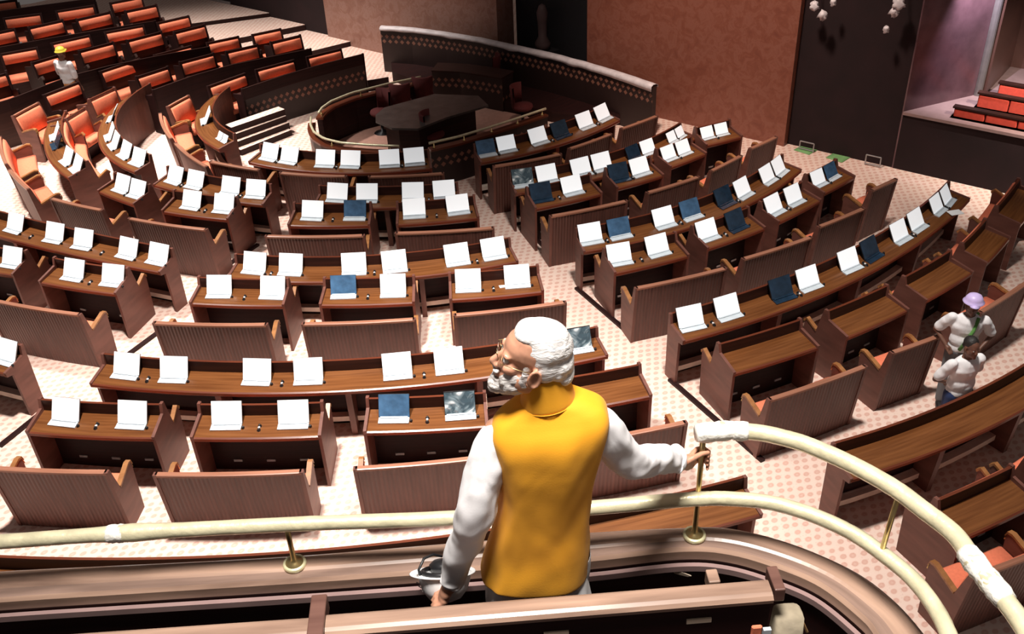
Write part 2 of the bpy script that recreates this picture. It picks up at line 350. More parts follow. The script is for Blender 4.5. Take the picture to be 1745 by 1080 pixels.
# tablets ------------------------------------------------------------------
def tablet_proto(kind):
    root = empty('tablet', (0, 0, 0))
    sm = {'white': 'screen', 'blue': 'blue', 'navy': 'navy', 'foil': 'foil', 'paper': 'screen'}[kind]
    R = Matrix.Rotation(math.radians(38), 3, 'X')            # local +y = towards the sitter
    mb = MB(); c = R @ V(0, 0, .134) + V(0, .02, 0); mb.box(c, (.340, .012, .256), mat=R); mb.build('screen_shell', 'grey' if kind in ('white', 'paper') else 'black', root)
    mb = MB(); c = R @ V(0, .0085, .136) + V(0, .02, 0)
    if kind == 'foil':
        rows = [[R @ V(-.165 + .33 * i / 8, .010 + .007 * noise.noise(V(i * .9, j * .9, 3)), .012 + .24 * j / 6) + V(0, .02, 0) for i in range(9)] for j in range(7)]; mb.grid(rows)
    else: mb.box(c, (.334, .005, .248), mat=R)
    mb.build('display', sm, root)
    mb = MB(); mb.box((0, .070, .008), (.335, .085, .016)); mb.box((0, .034, .018), (.30, .02, .02)); mb.build('base', 'paleblue' if kind != 'navy' else 'navy', root)
    mb = MB(); mb.lathe((-.188, .075, 0), [(.016, 0), (.018, .012), (.012, .028), (.0, .030)], 10); mb.build('knob', 'black', root)
    return root
PROTO = {k: tablet_proto(k) for k in ('white', 'blue', 'navy', 'foil')}
FIRST = {k: True for k in PROTO}
def copy_tree(o, parent=None):
    c = o.copy(); COL.objects.link(c)
    if parent: c.parent = parent
    for ch in o.children: copy_tree(ch, c)
    return c
LOOK = {'white': 'tablet with lit white screen', 'blue': 'tablet with blue screen', 'navy': 'tablet with dark navy screen', 'foil': 'tablet wrapped in clear plastic'}
def tablets(cv, pts, where, z=0):
    """pts: (px, py, kind) of screen centres, left to right; snapped to the desk whose front edge is cv"""
    out = []; TS = []
    for i, (px, py, kind) in enumerate(pts):
        P = U(px, py, .865 + z); best = None
        for k in range(241):
            t = cv.len * k / 240; p = cv.pt(t, -.22, z); dd = (p.x - P.x) ** 2 + (p.y - P.y) ** 2
            if best is None or dd < best[0]: best = (dd, t)
        TS.append(min(max(best[1], .17), cv.len - .17)); continue
    for i, (px, py, kind) in enumerate(pts):
        t = TS[i]; gaps = [abs(t - q) for k, q in enumerate(TS) if k != i]; sc_ = min(1, (min(gaps) if gaps else 1) / .40)
        p, n, T = cv.at(t); loc = cv.pt(t, -.225, z + desk_z(-.225) + .0005)
        o = PROTO[kind] if FIRST[kind] else copy_tree(PROTO[kind]); FIRST[kind] = False
        o.location = loc; o.rotation_euler = (-.148, 0, math.atan2(n.y, n.x) - PI / 2 + math.radians(random.uniform(-4, 4))); o.scale = (sc_, sc_, sc_)
        tag(o, LOOK[kind] + (', ' + ORD[i] + ' from left on ' + where if len(pts) > 1 else ', alone on ' + where), 'tablet', 'tablets on the desks'); out.append((t, i))
    return out
def mic_proto():
    root = empty('desk_microphone', (0, 0, 0))
    mb = MB(); mb.lathe((0, -.03, 0), [(.020, 0), (.022, .006), (.017, .012), (.010, .03), (.0, .032)], 12); mb.build('speaker_knob', 'black', root)
    mb = MB(); mb.lathe((0, .03, 0), [(.020, 0), (.022, .006), (.017, .012), (.010, .03), (.0, .032)], 12); mb.build('speaker_knob', 'black', root)
    mb = MB(); mb.lathe((0.0, 0.0, 0), [(.012, 0), (.013, .02), (.0, .026)], 10); mb.build('button', 'paper', root); return root
MIC = mic_proto(); MF = [True]
def mics(cv, ts, where, z=0):
    for i in range(0, len(ts) - 1, 2):
        t = (ts[i][0] + ts[i + 1][0]) / 2; p, n, T = cv.at(t)
        o = MIC if MF[0] else copy_tree(MIC); MF[0] = False
        o.location = cv.pt(t, -.15, z + desk_z(-.15) + .0005); o.rotation_euler = (-.148, 0, math.atan2(n.y, n.x) - PI / 2)
        tag(o, 'twin black microphone knobs, ' + (ORD[i // 2] + ' from left' if len(ts) > 3 else 'centred') + ' on ' + where, 'microphone', 'microphone knobs on the desks')

# ------------------------------------------------------------------ setting: floor and walls
mb = MB(); mb.face([(-26, -26, 0), (8, -26, 0), (8, 14, 0), (-26, 14, 0)]); tag(mb.build('floor', 'carpet'), kind='structure')
# front wall follows one straight plan line
WA, WB = (.72, 6.0), (3.62, -12.4)
wd = (Vector((WB[0], WB[1], 0)) - Vector((WA[0], WA[1], 0))).normalized(); wn = V(wd.y, -wd.x, 0)      # wn points into the hall
if wn.x > 0: wn = -wn
def WP(px, py, off=0):
    a = Vector((WA[0], WA[1], 0)) + wn * off; b = Vector((WB[0], WB[1], 0)) + wn * off; return vplane(px, py, a, b)
def wt(px, py, off=0): p = WP(px, py, off); return (p - Vector((WA[0], WA[1], 0))).dot(wd)
def wpt(t, z, off=0): return Vector((WA[0], WA[1], z)) + wd * t + wn * off
def wall_slab(name, t0, t1, z0, z1, mat, o0=0, o1=-.5, kind='structure'):
    mb = MB(); P = [wpt(t0, z0, o0), wpt(t1, z0, o0), wpt(t1, z0, o1), wpt(t0, z0, o1)]; Q = [p + V(0, 0, z1 - z0) for p in P]
    mb.face([P[3], P[2], P[1], P[0]]); mb.face(Q)
    for i in range(4): j = (i + 1) % 4; mb.face([P[i], P[j], Q[j], Q[i]])
    o = mb.build(name, mat); tag(o, kind=kind); return o
tL = wt(559, 30); tN0 = wt(851, 40); tN1 = wt(1007, 60); tS = wt(1364, 60); tG = wt(1540, 190)
zs = WP(1540, 190).z
wall_slab('wall_left', tL - 9, tL, 0, 7, 'wallpaint', .0, -.4)
wall_slab('wall_front', tL, tN0, 0, 7, 'stone_beige', .08, -.5)
wall_slab('wall_back', tN0, tN1, 0, 7, 'niche', -.6, -.8)
wall_slab('wall_centre', tN1, tS, 0, 7, 'stone', .14, -.5)
wall_slab('wall_right', tS, tG, 0, 7, 'wallpaint', -.015, -.4)
wall_slab('trim_1', tG, tG + 12, 0, zs - .04, 'wallpaint', .0, -.4)
# ------------------------------------------------------------------ the rings of desks and benches
Z7 = .728
W, B, Nv, Fo = 'white', 'blue', 'navy', 'foil'
def LD(ring, blk, px, tabs, **kw):
    cv = ring_curve(px, Z7); where = 'long desk, %s, %s' % (RING[ring], BLK[blk])
    long_desk(cv, 'long curved wooden desk of the %s from the well, %s' % (RING[ring], BLK[blk]), **kw)
    ts = tablets(cv, tabs, where); mics(cv, ts, where); return cv
def SD(ring, blk, units):
    for i, (px, tabs) in enumerate(units):
        cv = ring_curve(px, Z7); where = '%s short desk, %s, %s' % (ORD[i], RING[ring], BLK[blk])
        bench_desk(cv, 'short %s wooden desk, %s from left, %s, %s' % ('two-tablet' if len(tabs) > 1 else 'bare', ORD[i], RING[ring], BLK[blk]))
        if tabs: ts = tablets(cv, tabs, where); mics(cv, ts, where)
def BN(ring, blk, lines, cushion='orange', start=0, **kw):
    for i, px in enumerate(lines):
        bench(ring_curve(px, .905), 'brown reeded wooden bench, %s from left behind the desks, %s, %s' % (ORD[i + start], RING[ring], BLK[blk]), cushion=cushion, **kw)
# central block
LD(1, 'C', [(424, 277), (521, 292), (622, 296), (735, 288)], [(455, 262, W), (489, 268, W), (550, 275, W), (594, 277, W), (662, 277, W), (707, 276, W)])
BN(1, 'C', [[(358, 275), (440, 289)], [(477, 294), (589, 300)], [(629, 301), (755, 295)]])
LD(2, 'C', [(535, 352), (640, 357), (783, 347)], [(567, 340, W), (620, 340, W), (702, 338, W), (757, 333, W)])
SD(2, 'C', [([(492, 385), (629, 385)], [(525, 371, W), (600, 372, B)]), ([(677, 384), (815, 372)], [(705, 369, W), (783, 361, W)])])
BN(2, 'C', [[(453, 402), (619, 401)], [(675, 397), (840, 388)]])
LD(3, 'C', [(388, 475), (480, 482), (590, 482), (700, 472), (882, 447)], [(425, 458, W), (490, 458, W), (602, 457, W), (671, 456, W), (784, 446, W), (849, 438, W)])
SD(3, 'C', [([(325, 518), (483, 522)], [(365, 500, W), (457, 505, W)]), ([(546, 521), (705, 517)], [(580, 503, B), (668, 499, W)]), ([(768, 512), (925, 498)], [(798, 488, W), (883, 479, W)])])
BN(3, 'C', [[(262, 550), (453, 553)], [(516, 552), (706, 544)], [(775, 537), (963, 515)]])
LD(4, 'C', [(155, 655), (300, 668), (450, 672), (600, 668), (845, 640), (1035, 608)], [(210, 630, W), (292, 636, W), (437, 637, W), (525, 637, W), (675, 629, W), (766, 622, W), (912, 605, W), (990, 591, Fo)])
SD(4, 'C', [([(47, 738), (262, 748)], [(103, 711, W), (217, 718, W)]), ([(327, 748), (545, 745)], [(380, 720, W), (496, 718, W)]), ([(622, 738), (830, 728)], [(669, 709, B), (784, 697, Fo)]), ([(915, 710), (1109, 676)], [])])
BN(4, 'C', [[(-20, 798), (180, 805)], [(263, 809), (513, 804)], [(605, 799), (830, 779)], [(955, 760), (1169, 720)]])
# right block
LD(1, 'R', [(820, 277), (930, 255), (1055, 205)], [(835, 261, B), (872, 253, W), (925, 237, W), (958, 223, Nv), (1003, 208, W), (1034, 195, W)])
BN(1, 'R', [[(842, 283), (956, 262)], [(971, 253), (1042, 228)], [(1060, 219), (1120, 197)]])
LD(2, 'R', [(879, 330), (1034, 303), (1128, 264), (1190, 236)], [(894, 314, Fo), (939, 305, W), (998, 292, W), (1032, 280, W), (1082, 260, Nv), (1106, 250, W), (1147, 231, W), (1172, 220, W)])
SD(2, 'R', [([(913, 357), (1025, 331)], [(931, 338, Nv), (989, 328, W)]), ([(1052, 322), (1130, 300)], [(1063, 307, Nv), (1104, 293, W)]), ([(1143, 286), (1203, 263)], [(1154, 271, W), (1182, 258, W)]), ([(1204, 249), (1264, 234)], [(1221, 238, W), (1243, 226, W)])])
BN(2, 'R', [[(939, 368), (1068, 342)], [(1104, 328), (1191, 301)], [(1213, 291), (1264, 265)], [(1280, 253), (1324, 233)]])
LD(3, 'R', [(995, 429), (1140, 403), (1261, 353), (1367, 291)], [(1012, 412, W), (1065, 399, B), (1145, 381, W), (1187, 364, B), (1247, 341, Nv), (1279, 326, W), (1319, 301, W), (1345, 288, W)])
SD(3, 'R', [([(1048, 467), (1173, 437)], [(1062, 446, W), (1132, 429, W)]), ([(1206, 425), (1303, 390)], [(1220, 405, W), (1273, 386, Nv)]), ([(1327, 380), (1398, 343)], [(1331, 359, W), (1371, 340, W)]), ([(1404, 331), (1456, 303)], [(1410, 315, W), (1434, 297, B)])])
BN(3, 'R', [[(1085, 491), (1237, 457)], [(1268, 441), (1383, 404)], [(1397, 386), (1473, 355)], [(1487, 324), (1528, 305)]])
LD(4, 'R', [(1169, 586), (1313, 529), (1440, 488), (1533, 440), (1607, 389), (1649, 339)], [(1186, 549, W), (1250, 532, W), (1346, 503, Nv), (1393, 484, W), (1464, 452, W), (1503, 433, Nv), (1549, 401, W), (1576, 381, W), (1612, 352, W), (1624, 335, W)])
SD(4, 'R', [([(1251, 638), (1394, 593)], []), ([(1443, 577), (1547, 530)], []), ([(1578, 514), (1657, 466)], []), ([(1681, 451), (1720, 407)], []), ([(1738, 385), (1775, 335)], [])])
BN(4, 'R', [[(1313, 681), (1476, 624)], [(1522, 601), (1601, 573)], [(1673, 532), (1756, 478)]])
# outermost ring by the balcony
def arc(r, p0, p1, z, g):
    a0, a1 = [math.atan2(U(*q, z).y, U(*q, z).x) for q in (p0, p1)]; n = 60; return Curve([((r + g * (1 - i / n) ** 2) * math.cos(a0 + (a1 - a0) * i / n), (r + g * (1 - i / n) ** 2) * math.sin(a0 + (a1 - a0) * i / n)) for i in range(n + 1)])
long_desk(arc(14.25, (-120, 975), (1288, 866), Z7, .38), 'long bare curved wooden desk just below the balcony rail, central block')
LD(5, 'R', [(1451, 818), (1627, 758), (1733, 705), (1860, 620)], [])
SD(5, 'R', [([(1640, 920), (1770, 858)], []), ([(1800, 845), (1890, 780)], [])])
BN(5, 'R', [[(1660, 985), (1800, 930)]])
# left block
LD(2, 'L', [(262, 316), (353, 337), (447, 350)], [(289, 303, W), (323, 312, W), (382, 325, W), (426, 331, W)])
SD(2, 'L', [([(168, 327), (228, 350)], [(194, 319, W), (238, 333, W)]), ([(277, 361), (388, 375)], [(313, 351, W), (376, 361, W)])])
BN(2, 'L', [[(86, 338), (172, 358)], [(219, 372), (350, 391)]])
LD(3, 'L', [(-90, 378), (0, 403), (101, 430), (202, 453), (272, 464)], [(15, 386, W), (76, 406, W), (124, 419, W), (204, 433, W), (257, 443, W)])
SD(3, 'L', [([(-85, 452), (22, 470)], [(-50, 440, W), (19, 451, W)]), ([(68, 482), (197, 502)], [(110, 471, W), (184, 480, W)])])
BN(3, 'L', [[(-30, 508), (134, 536)]])
LD(4, 'L', [(-160, 590), (-60, 622), (8, 638)], [(-60, 600, W), (5, 608, W)])
# far left rows (the straight arm of the horseshoe)
def leg_rows(ring, first, second, z, desk_ext, front='dark', tab=None):
    """first = pixel lines of the backs that carry short desks, second = pixel lines of the free benches behind"""
    allp = [q for l in first for q in l]
    base = line_curve(allp, .92 + z)
    n = 0
    for i, l in enumerate(first):
        cv = line_curve(l, .92 + z).offset(.36)
        bench_desk(cv, 'short dark desk behind orange bench, %s from left, %s, far left rows' % (ORD[i], RING[ring]), z=z, dark=True)
    for i, l in enumerate(second):
        bench(line_curve(l, .905 + z), 'orange cushioned bench, %s from left in back line, %s, far left rows' % (ORD[i], RING[ring]), z=z, dark=True)
Y1, Y2, Y3 = 0, .12, .26
# ring 1: long desk with carved front, then a line of benches
cv = ring_curve([(368, 162), (340, 180), (335, 200), (343, 234), (372, 256)][::-1], Z7)
long_desk(cv, 'tightly curved brown desk with two white tablets beside the carpeted steps', front='end', group=None)
ts = tablets(cv, [(388, 237, W), (371, 228, W), (355, 197, W)], 'tightly curved desk by steps')
cvl = Curve([tuple(U(x, y, .93).xy) for x, y in [(412, 151), (480, 128), (550, 108), (618, 91)]]).offset(.35)
long_desk(cvl, 'long dark desk with carved front, first ring, far left rows', front='ornament', n_support=4, dark=True)
for i, l in enumerate([[(353, 146), (415, 124)], [(435, 118), (499, 101)], [(522, 96), (579, 82)]]):
    bench(line_curve(l, .905), 'orange cushioned bench, %s from left in first ring, far left rows' % ORD[i], dark=True)
bench(ring_curve([(284, 181), (319, 162)], .905), 'orange cushioned bench facing right beside the tightly curved desk', back='end')
bench(ring_curve([(290, 236), (277, 216), (271, 193)], .905), 'orange cushioned bench behind the tightly curved desk, the farther one', back='end')
bench(ring_curve([(350, 284), (318, 262), (297, 244)], .905), 'orange cushioned bench behind the tightly curved desk, the nearer one', back='end')
# ring 2
cv = ring_curve([(233, 293), (214, 290), (194, 277), (176, 260), (167, 227), (180, 198), (205, 174), (232, 156)], Z7)
long_desk(cv, 'curved wooden desk with light front panel and five white tablets, left side', front='end')
tablets(cv, [(218, 274, W), (202, 259, W), (187, 242, W), (182, 226, W), (192, 194, W)], 'light-fronted curved desk')
cvf = line_curve([(243, 148), (310, 124), (385, 103), (450, 90), (520, 76)], .92).offset(.02)
long_desk(cvf, 'long dark wooden desk, second ring, far left rows', front='dark', n_support=4, dark=True)
leg_rows(2, [[(232, 131), (285, 114)], [(306, 106), (363, 91)], [(385, 88), (438, 76)], [(461, 72), (511, 60)]],
            [[(73, 161), (131, 139)], [(169, 121), (236, 99)], [(262, 93), (324, 77)], [(352, 72), (405, 61)], [(429, 58), (477, 48)]], 0, 0)
cvb = ring_curve([(116, 306), (103, 292), (83, 270), (72, 227), (84, 210)], Z7)
bench_desk(cvb, 'curved short desk with three tablets between two orange benches, left side')
tablets(cvb, [(127, 286, W), (105, 269, W), (102, 238, Nv), (87, 226, W)], 'curved short desk, left side')
for l, t in [([(111, 203), (144, 183)], 'nearest the curved short desk'), ([(151, 170), (194, 150)], 'just right of the yellow-helmeted worker')]:
    c2 = line_curve(l, .92).offset(.36); bench_desk(c2, 'short dark desk with orange bench, %s' % t)
bench(ring_curve([(20, 197), (63, 174)], .905), 'orange cushioned bench at left edge, facing the curved short desk')
bench(ring_curve([(8, 280), (2, 260), (-3, 233)], .905), 'orange cushioned bench at left edge of view, with its orange back showing')
bench(ring_curve([(46, 322), (28, 305), (14, 289)], .905), 'orange cushioned bench at left edge, between its neighbour and the bare reeded benches')
# ring 3, 4, 5 on low terraces
cvf = line_curve([(-60, 180), (0, 163), (60, 140), (110, 122), (180, 104), (270, 86), (350, 72)], .92 + Y1).offset(.0)
long_desk(cvf, 'long dark wooden desk, third ring, far left rows', front='board', n_support=4, dark=True)
leg_rows(3, [[(54, 107), (98, 94)], [(134, 87), (192, 72)], [(216, 69), (274, 54)], [(296, 55), (348, 42)]],
            [[(-50, 140), (8, 124)], [(0, 91), (62, 80)], [(87, 73), (151, 59)], [(178, 54), (243, 42)], [(267, 38), (320, 26)]], Y2, 0)
cvf = line_curve([(-30, 78), (60, 62), (160, 45), (260, 29)], .92 + Y2).offset(.0)
long_desk(cvf, 'long dark wooden desk, fourth ring, far left rows', front='dark', n_support=4, dark=True, z=Y2)
leg_rows(4, [[(-30, 60), (24, 49)], [(48, 47), (106, 34)], [(130, 33), (187, 20)], [(213, 19), (266, 8)]],
            [[(6, 30), (69, 22)], [(95, 18), (159, 8)], [(187, 4), (240, -6)]], Y3, 0)
cvf = line_curve([(-30, 17), (60, 4), (160, -9)], .92 + Y3).offset(.0)
long_desk(cvf, 'long dark wooden desk, fifth ring, far left rows', front='dark', n_support=3, dark=True, z=Y3)
leg_rows(5, [[(-30, 6), (27, -1)]], [], Y3 + .1, 0)
def terrace(name, l, zr_, z0, z1, depth):
    c_ = line_curve(l, .92 + zr_).offset(-.74); a, b = c_.P[0], c_.P[-1]; a = V(a.x, a.y, 0); b = V(b.x, b.y, 0); d = (b - a).normalized()
    if d.x < 0: d = -d; a, b = b, a
    a2 = a - d * 8; tw = (Vector((WA[0], WA[1], 0)) - b).dot(V(-wd.y, wd.x, 0)) / d.dot(V(-wd.y, wd.x, 0)); b2 = b + d * (tw - .02); nrm = V(-d.y, d.x, 0); nrm = nrm if nrm.y > 0 else -nrm
    mb = MB(); mb.prism([(p.x, p.y) for p in (a2, b2, b2 + nrm * depth, a2 + nrm * depth)], z0, z1, 0, 1); o = mb.build(name, ['carpet', 'dark']); tag(o, kind='structure')
terrace('floor', [(54, 107), (348, 42)], Y2, 0, Y2, 3.0)
terrace('floor', [(48, 47), (266, 8)], Y3, 0, Y3, 3.2)
terrace('floor', [(-30, 6), (27, -1)], Y3 + .1, 0, Y3 + .1, 4.0)
for i, (za, q0, q1) in enumerate([(.0, (558, 62), (503, 46)), (.10, (497, 38), (432, 30)), (.2, (428, 24), (400, 20)), (.32, (393, 12), (330, 2))]):
    t0, t1 = wt(*q1, .03), wt(*q0, .03)
    wall_slab('trim_%d' % (i + 2), min(t0, t1), max(t0, t1), za, za + .11, 'steel', .03, 0)
# carpeted steps by the tightly curved desk
for i, (l, z1) in enumerate([([(398, 216), (430, 205)], .48), ([(402, 228), (441, 214)], .36), ([(408, 240), (451, 224)], .24), ([(414, 254), (459, 236)], .12)]):
    a, b = U(*l[0], z1), U(*l[1], z1); a.z = b.z = 0; d = (b - a).normalized(); n_ = V(-d.y, d.x, 0); n_ = n_ if n_.y > 0 else -n_
    b = a + d * 1.15; a = a - d * .05; mb = MB(); mb.prism([(p.x, p.y) for p in (a, b, b + n_ * .22, a + n_ * .22)], 0, z1, 0, 1); tag(mb.build('floor', ['carpet', 'dark']), kind='structure')
for i, z1 in enumerate((.25, .12)):
    a, b = U(626, 137 + i * 7, z1), U(662, 131 + i * 7, z1); a.z = b.z = 0; d = (b - a).normalized(); n_ = V(-d.y, d.x, 0); n_ = n_ if n_.y > 0 else -n_
    mb = MB(); mb.prism([(p.x, p.y) for p in (a, b, b + n_ * .3, a + n_ * .3)], 0, z1, 0, 1); tag(mb.build('floor', ['carpet', 'dark']), kind='structure')
# low platforms under the blocks beside the right aisle
def ledge(px, name='trim_9'):
    P = [U(x, y, 0) for x, y in px]; cvx = Curve([(p.x, p.y) for p in P]); mb = MB()
    sweep(mb, cvx, [(-.03, 0), (-.03, .035), (.03, .035), (.03, 0)]); tag(mb.build(name, 'dark'), kind='structure')
ledge([(882, 375), (945, 441)]); ledge([(982, 492), (1085, 581)]); ledge([(1141, 648), (1300, 787)])
ledge([(290, 553), (190, 627)]); ledge([(440, 418), (365, 469)]); ledge([(70, 706), (0, 762)])

# ------------------------------------------------------------------ the well
ZR = .80
def well_wall(px, label, orn=True):
    cv = Curve([tuple(U(x, y, ZR).xy) for x, y in px]); s = cv.sgn
    root = empty('well_parapet', cv.mid(0)); tag(root, label, 'low wall', 'curved parapets around the well')
    mb = MB(); sweep(mb, cv, [(.05, .66), (.05, 0), (-.05, 0), (-.05, .66)], mis=[0, 1, 1, 1], step=.15); mb.build('carved_panel', ['ornament' if orn else 'dark', 'dark'], root)
    mb = MB(); sweep(mb, cv, [(-.07, .66), (.07, .66), (.07, .70), (-.07, .70)], step=.15); mb.build('coping', 'edge', root)
    return cv, root
def brass_rail(cv, label, r=.022, zr=ZR, n=5, zb=.70):
    root = empty('brass_rail', cv.mid(zb)); tag(root, label, 'railing', 'brass rails on the well parapets')
    mb = MB(); mb.tube([cv.pt(t, 0, zr) for t in cv.stations(0, cv.len, .12)], r, 10); mb.build('hand_rail', 'wrap', root, True)
    for i in range(n):
        t = cv.len * (i + .15) / (n - .7); mb = MB(); c = cv.pt(t, 0, zb); mb.lathe(c, [(.03, 0), (.03, .012), (.010, .02), (.009, zr - zb)], 12); mb.build('rail_post', 'brass', root, True)
for px, nm, n in [([(530, 200), (529, 212), (535, 225), (552, 236), (580, 243), (630, 247), (680, 249)], 'front-left', 3),
                  ([(731, 244), (780, 233), (830, 218), (880, 202), (930, 185)], 'front-right', 5),
                  ([(543, 192), (548, 184), (565, 172), (600, 158), (660, 143), (717, 131)], 'far-left', 3)]:
    cv, r_ = well_wall(px, 'low dark carved parapet curving round the well, %s stretch' % nm, orn=nm != 'far-left'); brass_rail(cv, 'slim brass handrail on the %s parapet of the well' % nm, n=n)
# well carpet
P = [U(x, y, .02) for x, y in [(540, 262), (620, 275), (700, 285), (800, 262), (930, 225), (860, 165), (700, 150), (600, 190)]]
mb = MB(); mb.prism([(p.x, p.y) for p in P], .002, .02); tag(mb.build('floor', 'plaincarpet'), kind='structure')
P = [U(x, y, .22) for x, y in [(668, 122), (745, 150), (850, 172), (940, 190), (1075, 196), (1095, 172), (1000, 128), (880, 98), (760, 76), (662, 66)]]
mb = MB(); mb.prism([(p.x, p.y) for p in P], 0, .22); tag(mb.build('floor', 'dark'), kind='structure')
# covered central table
root = empty('well_table', U(735, 190, 0) * 1); tag(root, 'long dark plastic-covered table in the middle of the well', 'table')
P = [U(x, y, .74) for x, y in [(640, 196), (655, 183), (740, 160), (815, 163), (832, 179), (760, 200), (712, 219), (668, 218), (640, 206)]]
mb = MB(); mb.prism([(p.x, p.y) for p in P], .70, .74); mb.build('table_top', mat_plain('grey_plastic_cover', (.075, .065, .062), .3, noise_amt=.4, scale=5, bump=.6), root)
c = sum(P, V(0, 0, 0)) / len(P); mb = MB(); mb.prism([(c.x + (p.x - c.x) * .8, c.y + (p.y - c.y) * .8) for p in P], 0, .70); mb.build('table_base', 'dark', root)
root = empty('round_desk', U(712, 250, 0)); tag(root, 'black round covered desk between the two brass rails', 'desk'); c = U(712, 246, .1)
mb = MB(); mb.lathe((c.x, c.y, 0), [(.34, 0), (.37, .3), (.38, .62), (.36, .66)], 28); mb.build('cabinet', 'black', root, True)
mb = MB(); mb.lathe((c.x, c.y, .66), [(.40, 0), (.41, .03), (.38, .05), (.0, .06)], 28); mb.build('desk_cover', 'dark', root, True)
for i, (x, y, t) in enumerate([(648, 186, 'left of the covered table'), (684, 168, 'second left of the covered table'), (722, 156, 'far side of the covered table'), (738, 223, 'right of the round desk'), (835, 122, 'by the podium screen'), (890, 176, 'near the right parapet')]):
    c = U(x, y, .5); root = empty('well_chair', (c.x, c.y, 0), random.uniform(0, 6)); tag(root, 'small dark red padded chair, ' + t, 'chair', 'red chairs in the well')
    mb = MB(); mb.lathe((0, 0, .40), [(.0, 0), (.19, 0), (.21, .03), (.2, .07), (.0, .09)], 16); mb.build('seat', 'maroon', root, True)
    mb = MB(); rows = [[V(rr * math.cos(a), rr * math.sin(a), zz) for a in [PI * .15 + PI * .7 * k / 8 for k in range(9)]] for rr, zz in ((.21, .45), (.24, .85), (.20, .86), (.17, .45))]; mb.grid(rows + [rows[0]]); mb.build('backrest', 'maroon', root, True)
    mb = MB(); mb.lathe((0, 0, 0), [(.17, 0), (.17, .02), (.03, .05), (.03, .40)], 14); mb.build('pedestal', 'black', root, True)
# podium dais and its curved screen
cvs = Curve([tuple(U(x, y, 1.0).xy) for x, y in [(649, 46), (700, 49), (760, 57), (820, 67), (880, 80), (940, 93), (1000, 109), (1060, 127), (1116, 146)]])
cvs.sgn = 1 if (cvs.at(cvs.len / 2)[1] * cvs.sgn).dot(Vector((-CFW.x, -CFW.y))) > 0 else -1
root = empty('podium_screen', cvs.mid(0)); tag(root, 'tall dark curved screen with carved band behind the podium', 'screen')
mb = MB(); sweep(mb, cvs, [(.05, .98), (.05, 0), (-.05, 0), (-.05, .98)], mis=[0, 1, 0, 1], step=.15); mb.build('screen_panel', ['ornament', 'dark'], root)
mb = MB(); sweep(mb, cvs, [(-.07, .98), (.07, .98), (.07, 1.0), (-.07, 1.0)], step=.15); mb.build('coping', 'dark', root)
st = cvs.stations(0, cvs.len, .12); rows = []
for i, t in enumerate(st):
    wob = .02 * noise.noise(V(i * .45, 1, 0)); k = i / len(st); hang = .05 + .04 * max(0, noise.noise(V(i * .3, 5, 2))) + .05 * k ** 3
    rows.append([cvs.pt(t, .088 + wob, 1.0 - hang), cvs.pt(t, .085 + wob, .995), cvs.pt(t, .04, 1.022 + wob * .5), cvs.pt(t, -.04, 1.02 - wob * .4), cvs.pt(t, -.085, .995), cvs.pt(t, -.088, .95)])
mb = MB(); mb.grid(rows); o = mb.build('plastic_sheet', 'sheet', smooth=True, fix=False); tag(o, 'crumpled white plastic sheet draped along the top of the curved screen', 'sheet'); sm = o.modifiers.new('s', 'SOLIDIFY'); sm.thickness = .006
cvd = Curve([tuple(U(x, y, .3).xy) for x, y in [(735, 158), (780, 160), (820, 166), (850, 172)]])
root = empty('podium_desk', cvd.mid(0)); tag(root, 'low dark podium desk with carved front facing the well table', 'desk')
mb = MB(); sweep(mb, cvd.offset(-.2), [(.05, .7), (.05, 0), (-.35, 0), (-.35, .7)], mis=[0, 1, 1, 1]); mb.build('carved_front', ['ornament', 'dark'], root)
mb = MB(); sweep(mb, cvd.offset(-.2), [(.08, .7), (.08, .73), (-.4, .73), (-.4, .7)]); mb.build('desk_top', 'board', root)

# ------------------------------------------------------------------ things on the front wall
root = empty('statue', wpt((tN0 + tN1) / 2, 0, -.3)); tag(root, 'pale wrapped statue standing in the dark wall niche', 'statue')
p0 = WP(925, 85, -.3); p1 = WP(938, 8, -.3); mb = MB(); H_ = p1.z - p0.z
mb.lathe((p0.x, p0.y, p0.z), [(.14, 0), (.17, H_ * .15), (.09, H_ * .3), (.10, H_ * .6), (.12, H_ * .8), (.07, H_ * .95), (.0, H_)], 14); mb.build('figure', mat_plain('dull_statue', (.10, .06, .06), .6), root, True)
mb = MB(); mb.box((p0.x, p0.y, p0.z / 2), (.5, .5, p0.z)); mb.build('plinth', 'niche', root)
for (x, y, h), t in [((1375, 247, .17), 'beside the stone pier'), ((1488, 273, .19), 'farther right along the dark wall')]:
    p = WP(x, y, .12); root = empty('metal_frame', (p.x, p.y, 0)); tag(root, 'small grey square metal frame on the floor %s' % t, 'frame', 'metal frames along the dark wall'); a = V(wd.x, wd.y, 0) * .13
    base = V(p.x, p.y, 0); mb = MB()
    for s_ in (-1, 1): mb = MB(); mb.tube([base + a * s_, base + a * s_ + V(0, 0, h)], .012, 6); mb.build('upright', 'steel', root)
    mb = MB(); mb.tube([base - a + V(0, 0, h), base + a + V(0, 0, h)], .012, 6); mb.build('crossbar', 'steel', root); mb = MB(); mb.tube([base - a + V(0, 0, .03), base + a + V(0, 0, .03)], .012, 6); mb.build('crossbar', 'steel', root)
for (x, y), t in [((1375, 254), 'below the first metal frame'), ((1430, 267), 'between the two metal frames')]:
    p = U(x, y, .01); mb = MB(); rows = [[V(p.x + (i - 3) * .06, p.y + (j - 2) * .08, .012 + .02 * abs(noise.noise(V(i, j, x)))) for i in range(7)] for j in range(5)]; mb.grid(rows)
    o = mb.build('green_scrap', 'green', smooth=True, fix=False); tag(o, 'torn green plastic scrap on the carpet %s' % t, 'scrap', 'green scraps'); q = o.modifiers.new('s', 'SOLIDIFY'); q.thickness = .01
